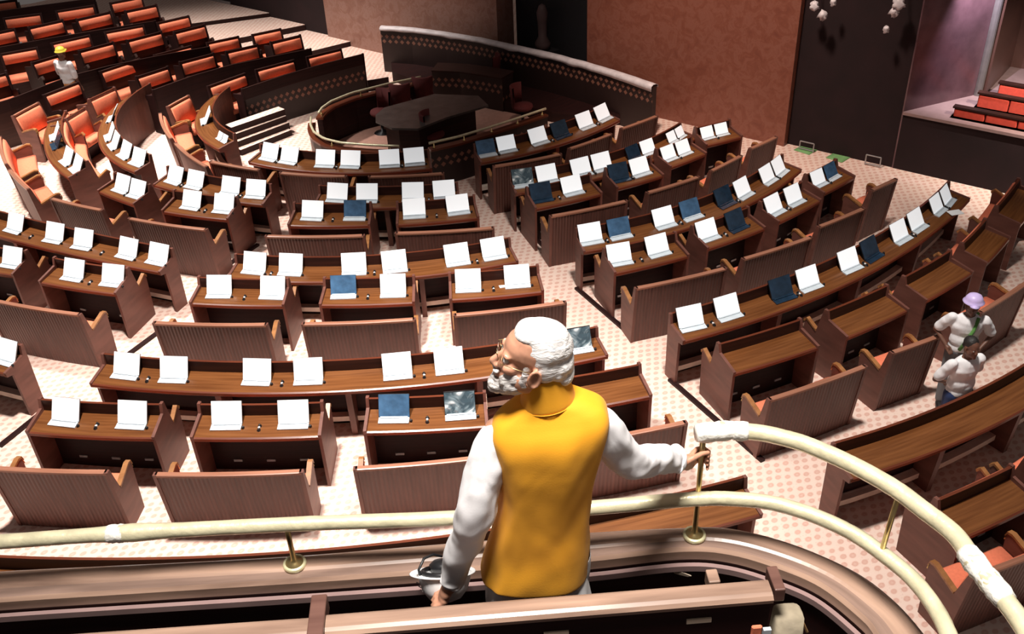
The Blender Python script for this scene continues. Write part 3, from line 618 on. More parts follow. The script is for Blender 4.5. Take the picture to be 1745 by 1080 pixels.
def wrapped(pts, label, r):
    root = empty('wrapped_lamp', WP(pts[0][0], pts[0][1], .35)); tag(root, label, 'lamp', 'plastic-wrapped lamps by the dark wall')
    for k, (x, y, rr) in enumerate(pts):
        c = WP(x, y, .35); mb = MB()
        rows = []
        for i in range(9):
            th = PI * i / 8; rows.append([c + V(math.sin(th) * math.cos(2 * PI * j / 12), math.sin(th) * math.sin(2 * PI * j / 12), math.cos(th) * 1.1) * rr * (1 + .75 * noise.noise(V(i * 1.1, j * .9, k * 3))) for j in range(12)])
        mb.grid(rows, True); mb.build('wrapped_globe', 'sheet', root, True)
    a, b = WP(pts[0][0], pts[0][1], .35), WP(pts[0][0], pts[0][1] - 60, .35); mb = MB(); mb.tube([a, b], .012, 8); mb.build('hanging_rod', 'grey', root)
wrapped([(1388, 10, .07), (1402, 26, .07), (1420, 4, .05)], 'cluster of plastic-wrapped globes hanging at the stone pier', .1)
wrapped([(1532, 6, .09), (1524, 20, .07), (1510, 50, .05)], 'cluster of plastic-wrapped globes hanging left of the gallery opening', .1)

# ------------------------------------------------------------------ side gallery in the right wall
pA = WP(1540, 190); tA = wt(1540, 190)
mb = MB(); P = [wpt(tA, zs - .05, .03), wpt(tA + 9, zs - .05, .03), wpt(tA + 9, zs - .05, -3.2), wpt(tA, zs - .05, -3.2)]; Q = [q + V(0, 0, .05) for q in P]
mb.face(P[::-1]); mb.face(Q); [mb.face([P[i], P[(i + 1) % 4], Q[(i + 1) % 4], Q[i]]) for i in range(4)]; tag(mb.build('trim_8', 'pale_trim'), kind='structure')
gm = mat_plain('purple_brown_wall', (.13, .065, .075), .22, noise_amt=.3, scale=3)
ga, gb = pA.copy(), U(1668, 160, zs)
def vwall(name, a, b, z0, z1, mat, th=.1):
    d = (b - a); d.z = 0; n_ = V(-d.y, d.x, 0).normalized() * th; n_ = n_ if n_.x > 0 else -n_
    mb = MB(); mb.prism([(a.x, a.y), (b.x, b.y), (b.x + n_.x, b.y + n_.y), (a.x + n_.x, a.y + n_.y)], z0, z1); tag(mb.build(name, mat), kind='structure')
vwall('wall_gallery_side', ga, gb, 0, zs + 5, gm)
bm_ = mat_plain('brown_wall', (.10, .045, .035), .4, noise_amt=.2, scale=2); gb2 = U(1712, 112, zs); vwall('wall_gallery_side', gb, gb2, 0, zs + 5, bm_)
gc = gb2 + V(wd.x, wd.y, 0) * 9
vwall('wall_gallery_back', gb2, gc, 0, zs + 5, bm_)
mb = MB(); d_ = (gb - U(1700, 0, zs)); mb.lathe((gb.x - .06, gb.y, zs), [(.07, 0), (.07, 4.5)], 12); tag(mb.build('trim_7', 'grey'), kind='structure')
SEG = []
for r, (xl, yl, lab) in enumerate([(1625, 180, 'front'), (1667, 156, 'middle'), (1702, 139, 'back')]):
    off = -.25 - r * .62; zt = zs + .42 + r * .22
    p = vplane(xl, yl, (WA[0] + wn.x * off, WA[1] + wn.y * off), (WB[0] + wn.x * off, WB[1] + wn.y * off)); t0 = (p - wpt(0, 0, off)).dot(wd); zt = p.z
    root = empty('gallery_bench', wpt(t0 + 1.5, zs, off)); tag(root, 'red padded gallery bench, %s of three rows behind the wall opening' % lab, 'bench', 'red benches in the side gallery')
    L = 3.6; mb = MB(); A = wpt(t0, 0, off); D_ = wd; Wn = wn
    def pr(mb, d0, d1, z0, z1, o0, o1, mi=0):
        a = [wpt(t0 + d0, z0, off + o0), wpt(t0 + d1, z0, off + o0), wpt(t0 + d1, z0, off + o1), wpt(t0 + d0, z0, off + o1)]; b = [q + V(0, 0, z1 - z0) for q in a]
        mb.face(a[::-1], None, mi); mb.face(b, None, mi); [mb.face([a[i], a[(i + 1) % 4], b[(i + 1) % 4], b[i]], None, mi) for i in range(4)]
    pr(mb, 0, L, zt - .03, zt, .03, -.10); mb.build('top_rail', 'board', root)
    mb = MB(); pr(mb, .02, L, zs, zt - .03, -.03, -.08); mb.build('back_board', 'dark', root)
    for k in range(7):
        mb = MB(); pr(mb, .03 + k * .5, .03 + k * .5 + .485, zt - .34, zt - .045, .02, -.03); o = mb.build('back_pad', 'red', root); bv = o.modifiers.new('b', 'BEVEL'); bv.width = .02; bv.segments = 2
    mb = MB(); pr(mb, 0, L, zs, zt - .34, .12, -.5); mb.build('plinth', 'dark', root)
l = bpy.data.lights.new('gallery_lamp', 'SPOT'); l.energy = 420; l.spot_size = 1.3; l.spot_blend = .9; l.color = (.86, .82, 1); o = bpy.data.objects.new('gallery_lamp', l); COL.objects.link(o); o.location = gb + wn * .9 + V(0, 0, 2.6); o.rotation_euler = (gb + V(0, 0, .1) - wd * .25 - o.location).to_track_quat('-Z', 'Y').to_euler()
l = bpy.data.lights.new('gallery_lamp', 'SPOT'); l.energy = 1500; l.spot_size = 1.5; l.spot_blend = .9; l.color = (1, .9, .8); o = bpy.data.objects.new('gallery_lamp', l); COL.objects.link(o); o.location = wpt(tA + 3.2, zs + 3.4, .8); o.rotation_euler = (wpt(tA + 3.0, zs + .3, -.8) - o.location).to_track_quat('-Z', 'Y').to_euler()
# ------------------------------------------------------------------ balcony: parapet, rails, rear desk
ZC = 5.05; ZF = 4.60
def pc(px, z): return [U(x, y, z) for x, y in px]
def dense(P, n=5):
    """Catmull-Rom through the points"""
    out = []; P = [P[0] * 2 - P[1]] + P + [P[-1] * 2 - P[-2]]
    for i in range(1, len(P) - 2):
        p0, p1, p2, p3 = P[i - 1:i + 3]
        for k in range(n):
            t = k / n; out.append(.5 * (2 * p1 + (p2 - p0) * t + (2 * p0 - 5 * p1 + 4 * p2 - p3) * t * t + (3 * p1 - p0 - 3 * p2 + p3) * t ** 3))
    out.append(P[-2]); return out
outer = [(-300, 992), (0, 970), (200, 960), (500, 944), (770, 922), (1000, 904.5), (1158, 896), (1244, 897), (1346, 922), (1451, 967), (1521, 1017), (1578, 1080), (1640, 1170)]
inner = [(-300, 1045), (0, 1022), (200, 1009), (500, 990), (770, 971), (1000, 953), (1158, 936), (1244, 941), (1330, 966), (1400, 997), (1465, 1048), (1492, 1080), (1540, 1165)]
OUT = dense(pc(outer, ZC), 6); INN = dense(pc(inner, ZC), 6)
root = empty('balcony_parapet', V(OUT[30].x, OUT[30].y, ZF)); tag(root, 'curved wooden balcony parapet with broad polished cap below the white rails', 'parapet')
def strip(mb, rows, us=None, mi=0):
    n = len(rows[0]); L = [0]
    for a, b in zip(rows, rows[1:]): L.append(L[-1] + (b[0] - a[0]).length)
    vl = [0]
    for a, b in zip(rows[0], rows[0][1:]): vl.append(vl[-1] + (b - a).length)
    vl.append(vl[-1] + .05); mb.grid(rows, True, [[(l, v) for v in vl] for l in L], mi)
rows = []
for a, b in zip(OUT, INN):
    d = (a - b).normalized(); w_ = (a - b).length
    rows.append([b + V(0, 0, -.05), b + V(0, 0, -.012), b + d * .012, b + d * (w_ * .36), b + d * (w_ * .36 + .01) + V(0, 0, .006), a - d * .02 + V(0, 0, .006), a + V(0, 0, -.01), a + V(0, 0, -.05)])
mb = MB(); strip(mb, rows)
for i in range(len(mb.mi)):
    if i % 8 == 2: mb.mi[i] = 1  # inner strip of the cap gets the painted shading tone
mb.build('cap', ['capwood', 'capshade'], root)
rows = [[b - (a - b).normalized() * .005 + V(0, 0, -.085), b - (a - b).normalized() * .022 + V(0, 0, -.085), b - (a - b).normalized() * .022 + V(0, 0, -.06), b - (a - b).normalized() * .005 + V(0, 0, -.06)] for a, b in zip(OUT, INN)]
mb = MB(); strip(mb, rows); mb.build('moulding', 'pale_trim', root)
rows = [[b + V(0, 0, ZF - ZC), b + V(0, 0, -.05), b + (a - b) * .3 + V(0, 0, -.05), b + (a - b) * .3 + V(0, 0, ZF - ZC)] for a, b in zip(OUT, INN)]
mb = MB(); strip(mb, rows); mb.build('inner_panel', 'dark', root)
rows = [[a + (b - a) * .25 + V(0, 0, -1.6), a + (b - a) * .25 + V(0, 0, -.05), a + (b - a) * .1 + V(0, 0, -.05), a + (b - a) * .1 + V(0, 0, -1.6)] for a, b in zip(OUT, INN)]
mb = MB(); strip(mb, rows); mb.build('outer_panel', 'panel', root)
# balcony floor
hx = V(CFW.x, CFW.y, 0).normalized(); sx = V(hx.y, -hx.x, 0)
fl = [V(p.x, p.y, 0) for p in [a + (b - a) * .5 for a, b in zip(OUT, INN)]]
mb = MB(); poly = [(p.x, p.y) for p in fl] + [tuple((fl[-1] - hx * 2.2).xy), tuple((fl[0] - hx * 2.6).xy)]; mb.prism(poly, ZF - .25, ZF); tag(mb.build('floor', 'dark'), kind='structure')
# rails
low = [(-300, 945), (0, 923), (200, 909), (500, 893), (780, 882), (1010, 865), (1120, 855), (1190, 850), (1240, 849.5), (1310, 856), (1381, 876), (1451, 907.6), (1507, 946), (1557, 988), (1595, 1038), (1618, 1085), (1650, 1170)]
upp = [(1190, 739), (1240, 734), (1293, 737), (1340, 747), (1381, 760), (1451, 791), (1521, 830), (1574, 869), (1627, 911), (1662, 960), (1708, 1017), (1745, 1068), (1790, 1150)]
ZL, ZU = ZC + .195, ZC + .455
LOW = dense(pc(low, ZL), 10); UPP = dense(pc(upp, ZU), 10)
def wrap_r(i, seed, joints, r0): return r0 * (1 + .035 * noise.noise(V(i * .6, seed, 0))) + sum(.006 * math.exp(-((i - j) / 1.8) ** 2) for j in joints)
root = empty('balcony_rail', V(LOW[40].x, LOW[40].y, ZC)); tag(root, 'long cream plastic-wrapped brass rail just above the parapet cap', 'railing')
mb = MB(); mb.tube(LOW, [wrap_r(i, 1, (21,), .0245) for i in range(len(LOW))], 18); mb.build('hand_rail', 'wrap', root, True)
def knots(P, idx, r0, root):
    for q, (i, ln) in enumerate(idx):
        a = P[i]; d = (P[i + 1] - P[i]).normalized(); u_ = d.cross(V(0, 0, 1)).normalized(); w_ = u_.cross(d); rows = []
        for k in range(9):
            t = k / 8; rr = r0 + .0015 + .0045 * math.sin(PI * t) ** .5
            rows.append([a + d * (ln * (t - .5)) + (u_ * math.cos(th) + w_ * math.sin(th)) * (rr + .004 * noise.noise(V(k * 1.3, math.cos(th) * 2, math.sin(th) * 2 + q * 5))) for th in [2 * PI * j / 20 for j in range(20)]])
        mb = MB(); n0 = mb.grid(rows, True); mb.cap(n0, 20, True); mb.cap(n0 + 160, 20); mb.build('tape_knot', 'knot', root, True)
M['knot'] = mat_plain('crumpled_white_wrap', (.90, .88, .80), .5, noise_amt=.08, scale=40, bump=.6)
knots(LOW, [(20, .07)], .0245, root)
base = [U(503, 963, ZC), U(1183, 914, ZC)]
def post(b, h, root):
    mb = MB(); mb.lathe(b + V(0, 0, .002), [(.036, 0), (.036, .012), (.014, .020), (.0095, .03), (.0085, h * .5), (.0095, h)], 20); po = mb.build('rail_post', 'brass', root, True)
    mb = MB(); mb.lathe(b + V(0, 0, .004), [(.040, 0), (.040, .006), (.0385, .010), (.036, .012)], 24); mb.build('base_flange', mat_plain('pale_brass', (.85, .80, .50), .3, .4, .06), po, True)
post(base[0], .18, root)
root = empty('balcony_rail', V(UPP[40].x, UPP[40].y, ZC)); tag(root, 'upper cream plastic-wrapped rail curving down from the post he holds', 'railing')
mb = MB(); mb.tube(UPP, [wrap_r(i, 4, (8, 90, 96), .0265) for i in range(len(UPP))], 18); mb.build('hand_rail', 'wrap', root, True)
post(base[1], ZU - ZC, root); knots(UPP, [(6, .13), (14, .05), (90, .09), (97, .10)], .0265, root)
a, b = U(1531, 838, ZU), U(1503, 944, ZL)
k0 = min(range(len(UPP)), key=lambda i: (UPP[i] - a).length); k1 = min(range(len(LOW)), key=lambda i: (LOW[i] - b).length); mb = MB(); mb.tube([UPP[k0], LOW[k1]], .0085, 12); mb.build('rail_post', 'brass', root, True)
# paper scrap hanging on the parapet's inner face
p = U(1155, 972, ZC - .09); mb = MB(); mb.grid([[U(1138, 960, ZC - .08), U(1150, 962, ZC - .07)], [U(1150, 976, ZC - .1), U(1163, 974, ZC - .09)], [U(1172, 981, ZC - .11), U(1178, 980, ZC - .105)]]); o = mb.build('paper_scrap', mat_plain('beige_scrap', (.42, .34, .26), .8), fix=False)
tag(o, 'torn beige paper scrap stuck inside the parapet right of the man', 'scrap'); q = o.modifiers.new('s', 'SOLIDIFY'); q.thickness = .004
# rear gallery desk in the foreground
ZB = 5.35
def beam(pxfar, pxnear, label, endblock=None):
    A = pc(pxfar, ZB); Bn = pc(pxnear, ZB - .008); root = empty('gallery_desk', V(A[0].x, A[0].y, ZF)); tag(root, label, 'desk', 'gallery desk rails in the foreground')
    nrm = (Bn[0] - A[0]); nrm = V(nrm.x, nrm.y, 0); d = (A[1] - A[0]).normalized(); nrm = (nrm - d * nrm.dot(d)).normalized()
    A = [A[0], A[1]]; Bn = [A[0] + nrm * ((Bn[0] - A[0]).dot(nrm)), A[1] + nrm * ((Bn[1] - A[1]).dot(nrm))]
    rows = [[a_ + V(0, 0, -.03), a_ + V(0, 0, -.004), a_ + nrm * .008, b_ - nrm * .022, b_ - nrm * .010 + V(0, 0, -.004), b_ + V(0, 0, -.012), b_ + nrm * -.002 + V(0, 0, -.026), b_ - nrm * .012 + V(0, 0, -.034)] for a_, b_ in zip([A[0].lerp(A[1], k / 6) for k in range(7)], [Bn[0].lerp(Bn[1], k / 6) for k in range(7)])]
    mb = MB(); strip(mb, rows); n_ = 8; mb.cap(0, n_, True); mb.cap(6 * n_, n_); mb.build('top_rail', 'capwood', root)
    rows = [[b_ - nrm * .02 + V(0, 0, -.034), b_ - nrm * .02 + V(0, 0, ZF - ZB), b_ - nrm * .045 + V(0, 0, ZF - ZB), b_ - nrm * .045 + V(0, 0, -.034)] for b_ in (Bn[0], Bn[1])]
    mb = MB(); strip(mb, rows); mb.cap(0, 4); mb.cap(4, 4); mb.build('panel', 'dark', root); return root, A, Bn, nrm, d
rt, A1, B1, n1, d1 = beam([(556, 1046), (1308, 986)], [(556, 1083), (1312, 1022)], 'long polished desk rail in the foreground, right of the dark block')
for (x, y), wdt in (((1191, 1057), .072), ((948, 1079), .072)):
    c = vplane(x, y, (B1[0] - n1 * .018).xy, (B1[1] - n1 * .018).xy); mb = MB(); R = Matrix((d1, n1, V(0, 0, 1))).transposed(); mb.box(c, (wdt, .006, .017), mat=R); mb.build('name_plate', mat_plain('cream_plate', (.85, .72, .55), .5), rt)
rt2, A2, B2, n2, d2 = beam([(-250, 1104), (527, 1051)], [(-250, 1142), (527, 1089)], 'polished desk rail in the foreground, left of the dark block')
def blockat(px, py, size, z, label, mat='pale_trim', name='joint_block', parent=None):
    c = U(px, py, z); mb = MB(); R = Matrix((d1, n1, V(0, 0, 1))).transposed(); mb.box((0, 0, 0), size, mat=R); o = mb.build(name, mat, parent); o.location = c
    if label: tag(o, label, 'block', 'dark blocks at the desk rail joints')
    bv = o.modifiers.new('b', 'BEVEL'); bv.width = .004; bv.segments = 2; return o
M['block'] = mat_wood('dark_block_wood', (.10, .045, .035), (.18, .09, .07), .35)
blockat(542, 1062, (.045, .16, .06), ZB - .015, 'dark upright block between the two foreground desk rails', 'block')
blockat(1321, 994, (.032, .09, .05), ZB - .02, 'dark grooved block at the right end of the foreground rail', 'block')
blockat(1214, 990, (.034, .05, .05), ZB - .045, 'small brown block peeping over the foreground rail, right part', 'capwood')
# beige cloth pack, red piece and blue-white scrap at the far end
c = U(1345, 1075, 5.15); root = empty('cloth_pack', (c.x, c.y, ZF), math.atan2(d1.y, d1.x)); tag(root, 'beige canvas pack standing at the end of the foreground rail', 'bag')
mb = MB(); rows = []
for i in range(7):
    z = .0 + .63 * i / 6; k = 1 - .25 * (i / 6) ** 2; rows.append([V((.055 * k) * math.copysign(abs(math.cos(a)) ** .5, math.cos(a)) * (1 + .1 * noise.noise(V(i, j, 0))) - .012 * (i / 6), .05 * k * math.copysign(abs(math.sin(a)) ** .5, math.sin(a)), z) for j, a in enumerate([2 * PI * q / 16 for q in range(16)])])
n0 = mb.grid(rows, True); mb.cap(n0 + 96, 16); mb.build('canvas_body', mat_plain('beige_canvas', (.33, .28, .20), .85, noise_amt=.35, scale=14, bump=.5), root, True)
mb = MB(); mb.tube([V(-.03, 0, .62), V(.03, 0, .60), V(.055, .0, .54)], .004, 6); mb.build('tie_cord', 'brass', root)
c = U(1288, 1080, 5.28); mb = MB(); mb.box((0, 0, 0), (.030, .012, .07), mat=Matrix((d1, n1, V(0, 0, 1))).transposed()); o = mb.build('red_cushion_corner', 'orange'); o.location = c; tag(o, 'small orange-red seat corner below the right end of the foreground rail', 'cushion'); o.modifiers.new('b', 'BEVEL').width = .004
c = U(1306, 1079, 5.26); mb = MB(); mb.box((0, 0, 0), (.022, .012, .04), mat=Matrix((d1, n1, V(0, 0, 1))).transposed()); o = mb.build('folded_paper', 'paleblue'); o.location = c; tag(o, 'small pale blue folded paper beside the orange-red seat corner', 'paper')
# sheets of paper and pen on desks
for i, (x, y, s_, t) in enumerate([(1628, 362, .2, 'near the right end of the long desk, fourth ring'), (601, 351, .16, 'between first two tablets, second ring, central block'), (862, 484, .2, 'third short desk, third ring, central block')]):
    p = U(x, y, .765); mb = MB(); mb.box((0, 0, 0), (s_, s_ * .7, .006), rz=random.uniform(-.6, .2)); o = mb.build('paper_sheet', 'paper'); o.location = p; tag(o, 'loose white sheet lying ' + ('on ' if i == 2 else '') + t, 'paper', 'loose sheets on the desks')
# ------------------------------------------------------------------ people
def mat_skin(name, c):
    m, nt, b = newmat(name); tc = N(nt, 'ShaderNodeTexCoord'); no = N(nt, 'ShaderNodeTexNoise', Scale=24.0, Detail=3.0); nt.links.new(tc.outputs['Object'], no.inputs['Vector'])
    r = ramp(nt, no.outputs['Fac'], [(.3, [k * .85 for k in c]), (.7, [min(1, k * 1.12) for k in c])]); nt.links.new(r.outputs[0], b.inputs['Base Color']); b.inputs['Roughness'].default_value = .5
    b.inputs['Subsurface Weight'].default_value = .08; b.inputs['Subsurface Radius'].default_value = (.01, .004, .002); return m
M['skin'] = mat_skin('light_brown_skin', (.62, .31, .20)); M['darkskin'] = mat_skin('brown_skin', (.16, .07, .045))
def mat_hair(name, c0, c1):
    m, nt, b = newmat(name); tc = N(nt, 'ShaderNodeTexCoord'); mp = N(nt, 'ShaderNodeMapping'); mp.inputs['Scale'].default_value = (14, 60, 60); nt.links.new(tc.outputs['Object'], mp.inputs[0])
    no = N(nt, 'ShaderNodeTexNoise', Scale=1.6, Detail=4.0, Distortion=1.2); nt.links.new(mp.outputs[0], no.inputs['Vector']); r = ramp(nt, no.outputs['Fac'], [(.35, c0), (.6, c1)]); nt.links.new(r.outputs[0], b.inputs['Base Color'])
    b.inputs['Roughness'].default_value = .55; bp = N(nt, 'ShaderNodeBump', Strength=.7, Distance=.006); nt.links.new(no.outputs['Fac'], bp.inputs['Height']); nt.links.new(bp.outputs[0], b.inputs['Normal']); return m
M['whitehair'] = mat_hair('white_hair', (.60, .58, .57), (.92, .90, .88)); M['blackhair'] = mat_hair('black_hair', (.006, .005, .005), (.02, .016, .014))
M['greybeard'] = mat_hair('grey_white_beard', (.42, .38, .36), (.85, .82, .80))
def mat_cloth(name, c, rough=.85, fold=.25, scale=7):
    m, nt, b = newmat(name); tc = N(nt, 'ShaderNodeTexCoord'); mp = N(nt, 'ShaderNodeMapping'); mp.inputs['Scale'].default_value = (1, 1, .6); nt.links.new(tc.outputs['Object'], mp.inputs[0])
    no = N(nt, 'ShaderNodeTexNoise', Scale=float(scale), Detail=2.0, Distortion=.8); nt.links.new(mp.outputs[0], no.inputs['Vector'])
    n2 = N(nt, 'ShaderNodeTexNoise', Scale=220.0, Detail=2.0); nt.links.new(tc.outputs['Object'], n2.inputs['Vector'])
    b.inputs['Base Color'].default_value = (*c, 1); b.inputs['Roughness'].default_value = rough; b.inputs['Sheen Weight'].default_value = .1
    bp = N(nt, 'ShaderNodeBump', Strength=fold, Distance=.02); nt.links.new(no.outputs['Fac'], bp.inputs['Height']); b2 = N(nt, 'ShaderNodeBump', Strength=.12, Distance=.002); nt.links.new(n2.outputs['Fac'], b2.inputs['Height']); nt.links.new(bp.outputs[0], b2.inputs['Normal']); nt.links.new(b2.outputs[0], b.inputs['Normal']); return m
M['vest'] = mat_cloth('saffron_yellow_cloth', (.90, .40, .010), .75, .3, 5); M['white_cloth'] = mat_cloth('white_cotton', (.86, .85, .87), .85, .5, 9)
M['denim'] = mat_cloth('blue_denim', (.02, .04, .13)); M['orange_cloth'] = mat_cloth('orange_cloth', (.75, .28, .06)); M['grey_cloth'] = mat_cloth('grey_cloth', (.16, .16, .17)); M['green_cloth'] = mat_cloth('green_strap', (.10, .28, .06)); M['lilac'] = mat_plain('lilac_helmet', (.62, .50, .85), .4)
M['shoe'] = mat_plain('black_shoe', (.02, .018, .018), .4)

class Blob:
    """adds round volumes, then fuses them into one continuous surface"""
    def __init__(s): s.mb = MB()
    def ell(s, c, r, R=None, seg=18):
        c = Vector(c); R = R or Matrix.Identity(3); rows = []
        for i in range(1, seg // 2):
            th = PI * i / (seg // 2); rows.append([c + R @ V(r[0] * math.sin(th) * math.cos(2 * PI * j / seg), r[1] * math.sin(th) * math.sin(2 * PI * j / seg), r[2] * math.cos(th)) for j in range(seg)])
        n0 = s.mb.grid(rows, True); t = c + R @ V(0, 0, r[2]); b = c - R @ V(0, 0, r[2]); k = len(rows)
        s.mb.v += [tuple(t), tuple(b)]; ti = len(s.mb.v) - 2
        for j in range(seg):
            s.mb.f.append([ti, n0 + (j + 1) % seg, n0 + j][::-1]); s.mb.uv.append([(0, 0)] * 3); s.mb.mi.append(0)
            s.mb.f.append([ti + 1, n0 + (k - 1) * seg + j, n0 + (k - 1) * seg + (j + 1) % seg][::-1]); s.mb.uv.append([(0, 0)] * 3); s.mb.mi.append(0)
    def limb(s, pts, rad, seg=14):
        pts = [Vector(p) for p in pts]
        s.mb.tube(pts, rad, seg)
        for p, r in zip(pts, rad): s.ell(p, (r, r, r), seg=12)
    def build(s, name, mat, parent, voxel, smooth=3):
        me = bpy.data.meshes.new('tmp'); me.from_pydata(s.mb.v, [], s.mb.f)
        bm = bmesh.new(); bm.from_mesh(me); bmesh.ops.recalc_face_normals(bm, faces=bm.faces); bm.to_mesh(me); bm.free()
        o = bpy.data.objects.new('tmp', me); COL.objects.link(o); r = o.modifiers.new('r', 'REMESH'); r.mode = 'VOXEL'; r.voxel_size = voxel; sm = o.modifiers.new('s', 'SMOOTH'); sm.iterations = smooth; sm.factor = .5
        dg = bpy.context.evaluated_depsgraph_get(); me2 = bpy.data.meshes.new_from_object(o.evaluated_get(dg)); bpy.data.objects.remove(o)
        me2.name = name; me2.materials.clear(); me2.materials.append(M[mat] if isinstance(mat, str) else mat); me2.polygons.foreach_set('use_smooth', [True] * len(me2.polygons))
        ob = bpy.data.objects.new(name, me2); COL.objects.link(ob)
        if parent: ob.parent = parent
        return ob
def rot_pts(R, T, k): return lambda p: T + R @ (Vector(p) * k)

def head_blobs(bl, hp, R, k):
    """skull and face; head frame: +x face, +y head's left, +z up"""
    def E(c, r): bl.ell(hp(c), [q * k for q in r], R)
    E((-.010, 0, .055), (.096, .077, .086)); E((.040, 0, .050), (.050, .062, .058)); E((.046, 0, .0), (.046, .056, .068)); E((.040, 0, -.052), (.050, .050, .044)); E((.076, 0, -.086), (.022, .026, .020))
    bl.limb([hp(( .088, 0, .024)), hp((.112, 0, -.012))], [.009 * k, .0115 * k], 10); E((.108, 0, -.018), (.014, .012, .010))
    for s_ in (-1, 1):
        E((.100, .012 * s_, -.020), (.010, .008, .008)); E((.080, .028 * s_, .036), (.014, .024, .008)); E((.066, .044 * s_, -.004), (.022, .018, .018)); E((.010, .058 * s_, -.040), (.040, .014, .034))
        # ear: rim, lobe
        pts = [(-.008 + .018 * math.cos(a), .080 * s_ + .006 * s_, .004 + .030 * math.sin(a)) for a in [PI * .25 * q for q in range(-2, 6)]]
        bl.limb([hp((-.004 - (p[0] + .008), p[1], p[2])) for p in pts], [.0055 * k] * len(pts), 8); E((-.002, .078 * s_, .0), (.014, .006, .022)); E((.004, .080 * s_, -.026), (.008, .005, .010))
    E((.094, 0, -.046), (.010, .022, .006)); E((.092, 0, -.056), (.010, .020, .007))
def eyes(hp, R, k, root, iris=(.05, .03, .02)):
    for s_ in (-1, 1):
        mb = MB(); c = hp((.0785, .030 * s_, .018)); mb.lathe(c, [(.0, -.012 * k), (.009 * k, -.009 * k), (.0125 * k, 0), (.009 * k, .009 * k), (.0, .012 * k)], 14); mb.build('eye', M['eyewhite'], root, True)
        mb = MB(); c = hp((.0885, .031 * s_, .018)); mb.box(c, (.004 * k, .008 * k, .008 * k), mat=R); mb.build('iris', M['blackhair'], root)
M['eyewhite'] = mat_plain('eye_white', (.7, .66, .62), .3)

# --- the man at the rail
K = .90
MO = V(-11.017, -14.699, ZF); rzm = math.atan2(sx.y, sx.x)
man = empty('person', MO, rzm); tag(man, 'white-haired bearded man in saffron vest and white kurta gripping a rail post', 'person')
Z = lambda z: z - ZF
hR = (Matrix.Rotation(math.radians(182), 3, 'Z') @ Matrix.Rotation(math.radians(-14), 3, 'Y') @ Matrix.Rotation(math.radians(-4), 3, 'X'))
hT = V(-.011, .0, Z(6.030)); hp = rot_pts(hR, hT, K)
bl = Blob(); head_blobs(bl, hp, hR, K)
bl.limb([hp((-.025, 0, -.03)), V(.022, -.005, Z(5.98)), V(.03, 0, Z(5.88))], [.052 * K, .056 * K, .075 * K])
# trunk under the clothes
bl.ell((.032, -.005, Z(5.78)), (.125, .075, .10)); bl.ell((.02, -.005, Z(5.60)), (.115, .075, .16)); bl.ell((.0, -.01, Z(5.38)), (.115, .08, .12))
LS, LE, LW_ = V(-.105, -.005, Z(5.80)), V(-.183, -.075, Z(5.575)), V(-.270, -.034, Z(5.250)); HZ = -.030
RS, RE, RW = V(.165, .0, Z(5.80)), V(.285, .075, Z(5.60)), V(.432, .235, Z(5.450))
bl.limb([LS, LE, LW_], [.045, .034, .022]); bl.limb([RS, RE, RW], [.045, .034, .022])
for s_, x0 in ((-1, -.065), (1, .075)):
    bl.limb([V(x0, -.01, Z(5.33)), V(x0 * 1.05, .01, Z(4.99)), V(x0 * 1.05, -.02, ZF - ZF + .07)], [.068, .045, .034]); bl.ell((x0 * 1.05, .03, .035), (.036, .09, .03))
# right hand round the post
pp = V(.535, .284, 0); zp = Z(5.408)
bl.ell((.468, .246, zp + .022), (.030, .020, .030), Matrix.Rotation(math.radians(35), 3, 'Z')); bl.ell((.490, .262, zp + .008), (.026, .014, .034), Matrix.Rotation(math.radians(35), 3, 'Z')); bl.limb([RW, V(.462, .246, zp + .028)], [.022, .023])
for q, (dz, ln) in enumerate(((.030, 1.0), (.012, 1.12), (-.006, 1.06), (-.023, .88))):
    z = zp + dz; bl.limb([V(.500, .272, z), V(.520, .300, z - .002), V(.545, .306 + .004 * ln, z - .005), V(.560, .290, z - .007), V(.552 - .006 * (ln - 1), .268, z - .008)], [.0085, .0080, .0075, .0070, .0062])
bl.limb([V(.472, .236, zp + .030), V(.500, .245, zp + .040), V(.528, .262, zp + .040), V(.552, .272, zp + .036)], [.0115, .0100, .0088, .0075])
# left hand closed on the helmet brim
LH = V(-.292, .005, Z(5.205 + HZ)); bl.limb([LW_, V(-.284, -.034, Z(5.245 + HZ))], [.021, .022])
bl.ell((-.296, -.032, Z(5.225 + HZ)), (.020, .028, .034), Matrix.Rotation(math.radians(18), 3, 'Y')); bl.ell((-.304, -.028, Z(5.20 + HZ)), (.018, .034, .026))
for q, (dy, ln) in enumerate(((.032, .95), (.012, 1.08), (-.008, 1.0), (-.027, .82))):
    y = -.026 + dy; bl.limb([V(-0.312, y, Z(5.192 + HZ)), V(-0.332, y + .002, Z(5.180 + HZ)), V(-0.342, y + .004, Z(5.162 + HZ)), V(-0.334, y + .004, Z(5.146 + HZ)), V(-0.318, y + .003, Z(5.142 + HZ))], [.0088, .0084, .0078, .0072, .0064])
bl.limb([V(-.288, -.004, Z(5.215 + HZ)), V(-.284, .016, Z(5.192 + HZ)), V(-.296, .024, Z(5.170 + HZ)), V(-.310, .020, Z(5.156 + HZ))], [.0115, .0100, .0090, .0078])
body = bl.build('body', 'skin', man, .0042, 3)
eyes(hp, hR, K, body)
